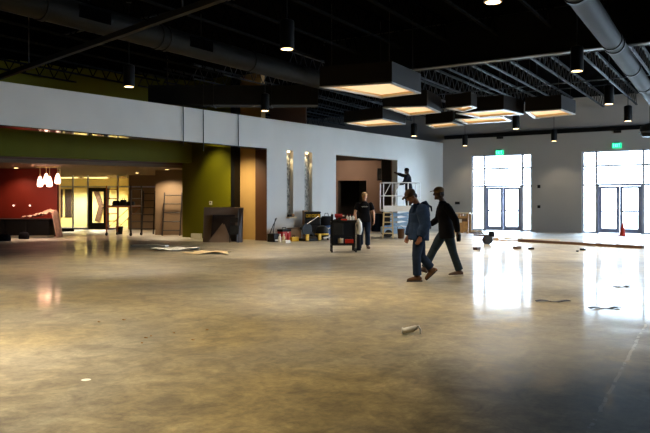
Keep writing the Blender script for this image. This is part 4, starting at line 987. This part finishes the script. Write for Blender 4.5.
# ================================================================== PEOPLE
def person(label, loc, rz, J, outfit, scale=1.0):
    """J: joints in the person's own frame, x forward, y to the person's left, z up"""
    o = thing('person', label, 'person', loc, rz); o.scale = (scale,) * 3
    J = {k: V(v) for k, v in J.items()}
    hd = J['head']; nk = J['neck']; ch = J['chest']; pv = J['pelvis']
    HR = Matrix.Rotation(J['look'].z, 3, 'Z') @ Matrix.Rotation(J['look'].x, 3, 'Y')      # look.x > 0 bows the head, look.z turns it left
    lat = (J['shL'] - J['shR']).normalized(); latp = (J['hipL'] - J['hipR']).normalized()
    b = MB()
    # head: skull, jaw, nose, ears, brow
    hp = lambda x, y, z: hd + HR @ V((x, y, z))
    b.ball(hd, (.094, .074, .108), 18, 12, HR)
    b.ball(hp(.03, 0, -.075), (.062, .054, .055), 14, 8, HR)
    b.ball(hp(.078, 0, -.105), (.022, .026, .02), 10, 6, HR)
    b.loft([hp(.085, 0, .02), hp(.108, 0, -.025), hp(.092, 0, -.038)], [.011, .016, .012], 8)
    for s in (-1, 1): b.ball(hp(-.008, s * .078, -.02), (.022, .012, .034), 8, 6, HR)
    b.loft([hp(.06, -.05, .03), hp(.085, 0, .034), hp(.06, .05, .03)], [.012] * 3, 8)
    b.loft([nk - V((0, 0, .05)), nk, hd + HR @ V((-.02, 0, -.06))], [.062, .056, .055], 12)
    # trunk
    md = (pv + ch) / 2
    tr = [(pv - UP * .06, .11, .145), (pv + UP * .04, .11, .15), (md, .1, .135), (ch - UP * .04, .12, .16), (ch + UP * .08, .1, .165), (nk - UP * .04, .075, .09)]
    b.loft([p for p, _, _ in tr], [(r2, r1) for _, r1, r2 in tr], 18, lat, power=2.3)
    cl = MB()      # top garment
    g = outfit['slack']
    hem = outfit['hem']
    tr2 = [(pv + (pv - ch).normalized() * hem, .135 + g, .195 + g), (pv + UP * .04, .128 + g, .182 + g), (md, .112 + g, .15 + g), (ch - UP * .04, .128 + g, .17 + g), (ch + UP * .08, .108 + g, .175 + g * .5), (nk - UP * .035, .075 + g * .4, .09 + g * .4), (nk + UP * .01, .066, .068)]
    cl.loft([p for p, _, _ in tr2], [(r2, r1) for _, r1, r2 in tr2], 20, lat, power=2.4)
    for S in 'LR':
        sh, el, wr = J['sh' + S], J['el' + S], J['wr' + S]
        b.loft([sh, (sh + el) / 2, el, el + (wr - el) * .3, wr], [.055, .048, .04, .042, .028], 12)
        d = (wr - el).normalized()
        pal = J['palm' + S]; pal = (pal - d * pal.dot(d)).normalized(); sd = d.cross(pal) * (1 if S == 'L' else -1)
        # palm, four fingers of different length, thumb from the side of the palm
        b.loft([wr - d * .02, wr + d * .03, wr + d * .075, wr + d * .095], [(.026, .02), (.038, .016), (.042, .015), (.04, .012)], 12, sd)
        cu = outfit.get('curl', .55)
        for q, (off, ln) in enumerate(((.031, .07), (.0105, .08), (-.0105, .075), (-.031, .058))):
            p0 = wr + d * .07 + sd * off; p1 = wr + d * .1 + sd * off; a1, a2 = cu, cu * 2.1
            p2 = p1 + (d * math.cos(a1) + pal * math.sin(a1)) * ln * .5; p3 = p2 + (d * math.cos(a2) + pal * math.sin(a2)) * ln * .5
            b.loft([p0, p1, p2, p3], [.0105, .0105, .0098, .0085], 8, sd)
        t0 = wr + d * .025 + sd * .028; t1 = t0 + (d * .6 + sd * .7 + pal * .35).normalized() * .04; t2 = t1 + (d * .9 + sd * .2 + pal * .4).normalized() * .03
        b.loft([t0, t1, t2], [.014, .012, .0095], 8, pal)
        # sleeves
        cl.ball(sh - UP * .012, .07 + g * .7, 14, 9)
        if outfit['sleeve'] == 'long':
            cl.loft([sh + (ch - sh) * .3 - UP * .01, sh - UP * .025, sh * .8 + el * .2, (sh + el) / 2, el, el + (wr - el) * .5, wr], [.04, .07 + g * .8, .069 + g, .064 + g, .056 + g, .052 + g, .043 + g * .6], 14)
        else:
            cl.loft([sh + (ch - sh) * .3 - UP * .01, sh - UP * .025, sh * .8 + el * .2, sh + (el - sh) * .68], [.04, .068 + g * .8, .066 + g, .06 + g], 14)
    cl.build(outfit['top'][0], outfit['top'][1], o, remesh=.011)
    tz = MB()
    for S in 'LR':
        hp_, kn, an = J['hip' + S], J['kn' + S], J['an' + S]; he, toe = J['he' + S], J['toe' + S]
        b.loft([hp_ + UP * .03, (hp_ + kn) / 2, kn, kn + (an - kn) * .35, an], [.085, .07, .052, .052, .036], 12)
        b.loft([he + UP * .035, (he + toe) / 2 + UP * .03, toe + UP * .02], [.03, .035, .022], 10)
        b.loft([an, he * .6 + toe * .4 + UP * .03], [.036, .034], 10)
        tz.loft([hp_ + UP * .08, hp_ - UP * .03, (hp_ + kn) / 2, kn, kn + (an - kn) * .45, an + (kn - an) * .05], [.07, .104, .1, .08, .077, .078], 16)
    tz.loft([pv + UP * .1, pv + UP * .02, pv - UP * .09], [(.15, .115), (.165, .12), (.13, .1)], 18, latp, power=2.3)
    tz.build('trousers', outfit['trousers'], o, remesh=.011)
    for S in 'LR':
        kn, an = J['kn' + S], J['an' + S]; he, toe = J['he' + S], J['toe' + S]
        f = (toe - he).normalized(); up = (an - (he * .7 + toe * .3)).normalized(); sd = f.cross(up).normalized(); up = sd.cross(f)
        ln = (toe - he).length
        bt = MB().loft([he - f * .005 + up * .05, he + f * .03 + up * .052, he + f * ln * .45 + up * .05, he + f * ln * .72 + up * .042, he + f * ln * .95 + up * .034, toe + f * .012 + up * .028],
                       [(.028, .03), (.04, .046), (.043, .046), (.05, .038), (.04, .028), (.02, .016)], 14, sd)
        bt.loft([he + f * .07 + up * .05, he + f * .075 + up * .1, an + (kn - an) * .16], [(.046, .06), (.046, .055), (.052, .056)], 14, sd)
        ob = bt.build('boot', outfit['boot'], o, remesh=.009)
        MB().loft([he - f * .01 + up * .012, he + f * .04 + up * .012, he + f * ln * .5 + up * .012, he + f * ln * .74 + up * .012, toe + f * .015 + up * .012], [(.03, .012), (.043, .012), (.04, .012), (.052, .012), (.025, .012)], 14, sd, power=4).build('sole', outfit.get('sole', 'rubber'), ob)
    b.build('body', outfit['skin'], o, remesh=.0065)
    # eyes, mouth, hair, cap
    e = MB()
    for s in (-1, 1): e.ball(hp(.085, s * .032, .008), (.01, .013, .008), 8, 6, HR)
    e.build('eyes', 'eye', o, smooth=True)
    MB().loft([hp(.086, -.024, -.068), hp(.096, 0, -.07), hp(.086, .024, -.068)], [.007] * 3, 8).build('mouth', 'lips', o, smooth=True)
    h = MB().ball(hp(-.016, 0, .018), (.09, .081, .104), 16, 10, HR).ball(hp(-.06, 0, -.03), (.046, .066, .06), 14, 8, HR)
    h.build('hair', 'hair', o, smooth=True)
    if outfit.get('cap'):
        c = MB().ball(hp(-.006, 0, .05), (.107, .092, .082), 18, 10, HR)
        if outfit.get('brim', 1) > 0:
            c.loft([hp(.07, 0, .05), hp(.12, 0, .052), hp(.165, 0, .042), hp(.18, 0, .036)], [(.07, .008), (.07, .007), (.055, .006), (.025, .005)], 14, HR @ V((0, 1, 0)))
        else:
            c.loft([hp(-.004, 0, .012), hp(-.004, 0, .05)], [(.093, .108), (.095, .11)], 18, HR @ V((0, 1, 0)))
        c.build('cap', outfit['cap'], o, remesh=.008)
    return o, hp

S1 = 1.0
# walking man in the blue denim jacket (left)
A = fl(420, 281)
J = dict(head=(.165, 0, 1.515), look=(.6, 0, .25), neck=(.055, 0, 1.37), chest=(.0, 0, 1.22), pelvis=(.02, 0, .86),
         shL=(.01, .19, 1.29), shR=(.03, -.19, 1.29), elL=(-.03, .26, 1.0), elR=(.06, -.25, 1.01), wrL=(.055, .25, .80), wrR=(.16, -.2, .8), palmL=(.2, -1, 0), palmR=(.2, 1, 0),
         hipL=(.03, .095, .85), hipR=(.0, -.095, .85), knL=(.09, .1, .46), knR=(-.05, -.1, .44), anL=(.075, .1, .095), anR=(-.235, -.1, .215),
         heL=(.0, .1, .0), toeL=(.25, .115, .0), heR=(-.335, -.1, .17), toeR=(-.155, -.11, .005))
man1, hp1 = person('man in blue denim jacket and brown cap walking left with bowed head', A, YAW + PI + .12, J,
    dict(top=('jacket', 'denim_jacket'), slack=.045, hem=.13, sleeve='long', trousers='denim', boot='leather', skin='skin', cap='cap_brown', brim=.5, curl=.5), 1.03)
MB().loft([(-.04, -.06, 1.37), (-.1, 0, 1.39), (-.13, .05, 1.33), (-.09, .06, 1.25)], [.03, .045, .04, .02], 12).build('hood', 'denim_jacket', man1, smooth=True)
MB().loft([(-.12, .02, 1.36), (-.19, .05, 1.32), (-.2, .06, 1.24)], [(.012, .02), (.014, .02), (.008, .012)], 10).build('hood_strap', 'blackcloth', man1, smooth=True)
MB().loft([(.0, -.06, 1.375), (.1, 0, 1.36), (.05, .09, 1.37)], [.03, .025, .03], 10).build('collar', 'denim_jacket', man1, smooth=True)
# walking man in black (right)
B = fl(445, 275.6)
J = dict(head=(.12, 0, 1.625), look=(.08, 0, 0), neck=(.05, 0, 1.46), chest=(.02, 0, 1.27), pelvis=(-.02, 0, .91),
         shL=(.0, .2, 1.37), shR=(.04, -.2, 1.37), elL=(-.16, .26, 1.1), elR=(.1, -.25, 1.11), wrL=(-.2, .27, .87), wrR=(.25, -.2, 1.0), palmL=(.3, -1, 0), palmR=(0, 1, 0),
         hipL=(-.03, .095, .89), hipR=(-.01, -.095, .89), knL=(-.14, .1, .47), knR=(.21, -.1, .5), anL=(-.27, .1, .1), anR=(.39, -.1, .13),
         heL=(-.335, .1, .012), toeL=(-.065, .115, .0), heR=(.35, -.1, .015), toeR=(.6, -.11, .1))
man2, hp2 = person('man in black shirt and tan cap striding left, behind the denim jacket man', B, YAW + PI, J,
    dict(top=('shirt', 'blackcloth'), slack=.014, hem=.17, sleeve='long', trousers='denim2', boot='leather_dark', sole='white_plastic', skin='skin_dark', cap='cap_tan', curl=.8))
w = B + Matrix.Rotation(YAW + PI, 3, 'Z') @ V((-.222, .25, .745))
o = thing('travel_mug', 'black travel mug hanging from the striding man’s trailing hand'.replace('’', "'"), 'mug', w - V((0, 0, .06)), 0)
MB().lathe([(.035, 0), (.045, .04), (.048, .13), (.044, .14)], seg=18).build('cup', 'black', o, smooth='auto')
MB().lathe([(.046, .14), (.04, .155), (.01, .158)], seg=18).build('lid', 'grey_plastic', o, smooth='auto')
# man beside the tool cart, facing the viewer
D = at(364.3, 22.6)
J = dict(head=(.05, 0, 1.635), look=(.12, 0, .1), neck=(.0, 0, 1.47), chest=(.0, 0, 1.28), pelvis=(.0, 0, .92),
         shL=(.0, .2, 1.38), shR=(.0, -.2, 1.38), elL=(.0, .29, 1.11), elR=(.03, -.29, 1.11), wrL=(.1, .3, .88), wrR=(.14, -.27, .9), palmL=(.1, -1, 0), palmR=(.1, 1, 0),
         hipL=(.0, .1, .9), hipR=(.0, -.1, .9), knL=(.1, .1, .49), knR=(.0, -.11, .49), anL=(.09, .1, .09), anR=(-.12, -.11, .1),
         heL=(.02, .1, 0), toeL=(.28, .14, 0), heR=(-.2, -.11, .02), toeR=(.06, -.14, 0))
man3, hp3 = person('man in black T-shirt, jeans and tan cap walking forward beside the tool cart', D, YAW - PI / 2, J,
    dict(top=('shirt', 'blackcloth'), slack=.012, hem=.1, sleeve='short', trousers='denim', boot='leather_dark', skin='skin_lit', cap='cap_light', curl=.5))
lt = MB()
for k in range(7): lt.bar((.163 - .0022 * abs(k - 3) ** 2, -.085 + k * .028, 1.305), (.163 - .0022 * abs(k - 3) ** 2, -.085 + k * .028 + .018, 1.305), .01, .03 if k % 2 else .022)
lt.build('chest_lettering', 'white_plastic', man3)
# man on the lift reaching left
E = at(408, 29.8, 1.141)
J = dict(head=(.06, -.02, 1.6), look=(-.05, 0, -.5), neck=(.0, 0, 1.45), chest=(.0, 0, 1.26), pelvis=(-.03, 0, .9),
         shL=(.02, .19, 1.36), shR=(.04, -.19, 1.37), elL=(.1, .27, 1.1), elR=(.27, -.24, 1.42), wrL=(.24, .2, 1.06), wrR=(.48, -.22, 1.5), palmL=(0, -1, 0), palmR=(0, 1, -.3),
         hipL=(-.02, .095, .88), hipR=(-.02, -.095, .88), knL=(.03, .11, .47), knR=(-.02, -.11, .47), anL=(-.02, .12, .09), anR=(-.06, -.12, .09),
         heL=(-.08, .12, 0), toeL=(.17, .14, 0), heR=(-.13, -.12, 0), toeR=(.13, -.15, 0))
man4, hp4 = person('man in dark clothes standing on the scissor lift, one arm stretched out to the left', E, YAW + PI - .3, J,
    dict(top=('jacket', 'navycloth'), slack=.02, hem=.08, sleeve='long', trousers='blackcloth', boot='rubber', skin='skin_dark', cap='blackcloth', brim=0, curl=.4))

# ================================================================== CAMERA, SKY, VIEW
cd = bpy.data.cameras.new('camera'); cam = bpy.data.objects.new('camera', cd); COL.objects.link(cam)
cd.sensor_fit = 'HORIZONTAL'; cd.sensor_width = 36; cd.lens = F / 650 * 36; cd.shift_y = -(216.5 - HZ) / 650
cd.clip_start = .05; cd.clip_end = 300
cam.location = (0, 0, HC); cam.rotation_euler = (PI / 2, 0, YAW)
scene.camera = cam
w = bpy.data.worlds.new('overcast_sky'); scene.world = w; w.use_nodes = True
nt = w.node_tree; bg = nt.nodes['Background']; tc = nt.nodes.new('ShaderNodeTexCoord'); sp = nt.nodes.new('ShaderNodeSeparateXYZ'); rp = nt.nodes.new('ShaderNodeValToRGB')
nt.links.new(tc.outputs['Generated'], sp.inputs[0]); nt.links.new(sp.outputs['Z'], rp.inputs['Fac']); nt.links.new(rp.outputs['Color'], bg.inputs['Color'])
rp.color_ramp.elements[0].color = (.68, .84, 1, 1); rp.color_ramp.elements[1].color = (.56, .77, 1, 1)
bg.inputs['Strength'].default_value = SKY
for k, (a, b) in enumerate(WIN):
    d = bpy.data.lights.new('daylight_portal', 'AREA'); d.shape = 'RECTANGLE'; d.size = b - a; d.size_y = WH; d.cycles.is_portal = True
    o = bpy.data.objects.new('daylight_portal', d); COL.objects.link(o); o.location = ((a + b) / 2, FARY + .4, WH / 2); o.rotation_euler = (-PI / 2, 0, 0)
for k, (a, b) in enumerate(RW):
    d = bpy.data.lights.new('daylight_portal', 'AREA'); d.shape = 'RECTANGLE'; d.size = b - a; d.size_y = 3.7; d.cycles.is_portal = True
    o = bpy.data.objects.new('daylight_portal', d); COL.objects.link(o); o.location = (X1 + .32, (a + b) / 2, 1.97); o.rotation_euler = (-PI / 2, 0, -PI / 2)
cy = scene.cycles
cy.max_bounces = 8; cy.diffuse_bounces = 5; cy.glossy_bounces = 4; cy.transmission_bounces = 4; cy.transparent_max_bounces = 8
cy.sample_clamp_indirect = 6; cy.caustics_reflective = False; cy.caustics_refractive = False
cy.use_denoising = True
vs = scene.view_settings; vs.view_transform = 'Standard'; vs.look = 'None'; vs.exposure = EXPO; vs.gamma = 1; vs.use_curve_mapping = False
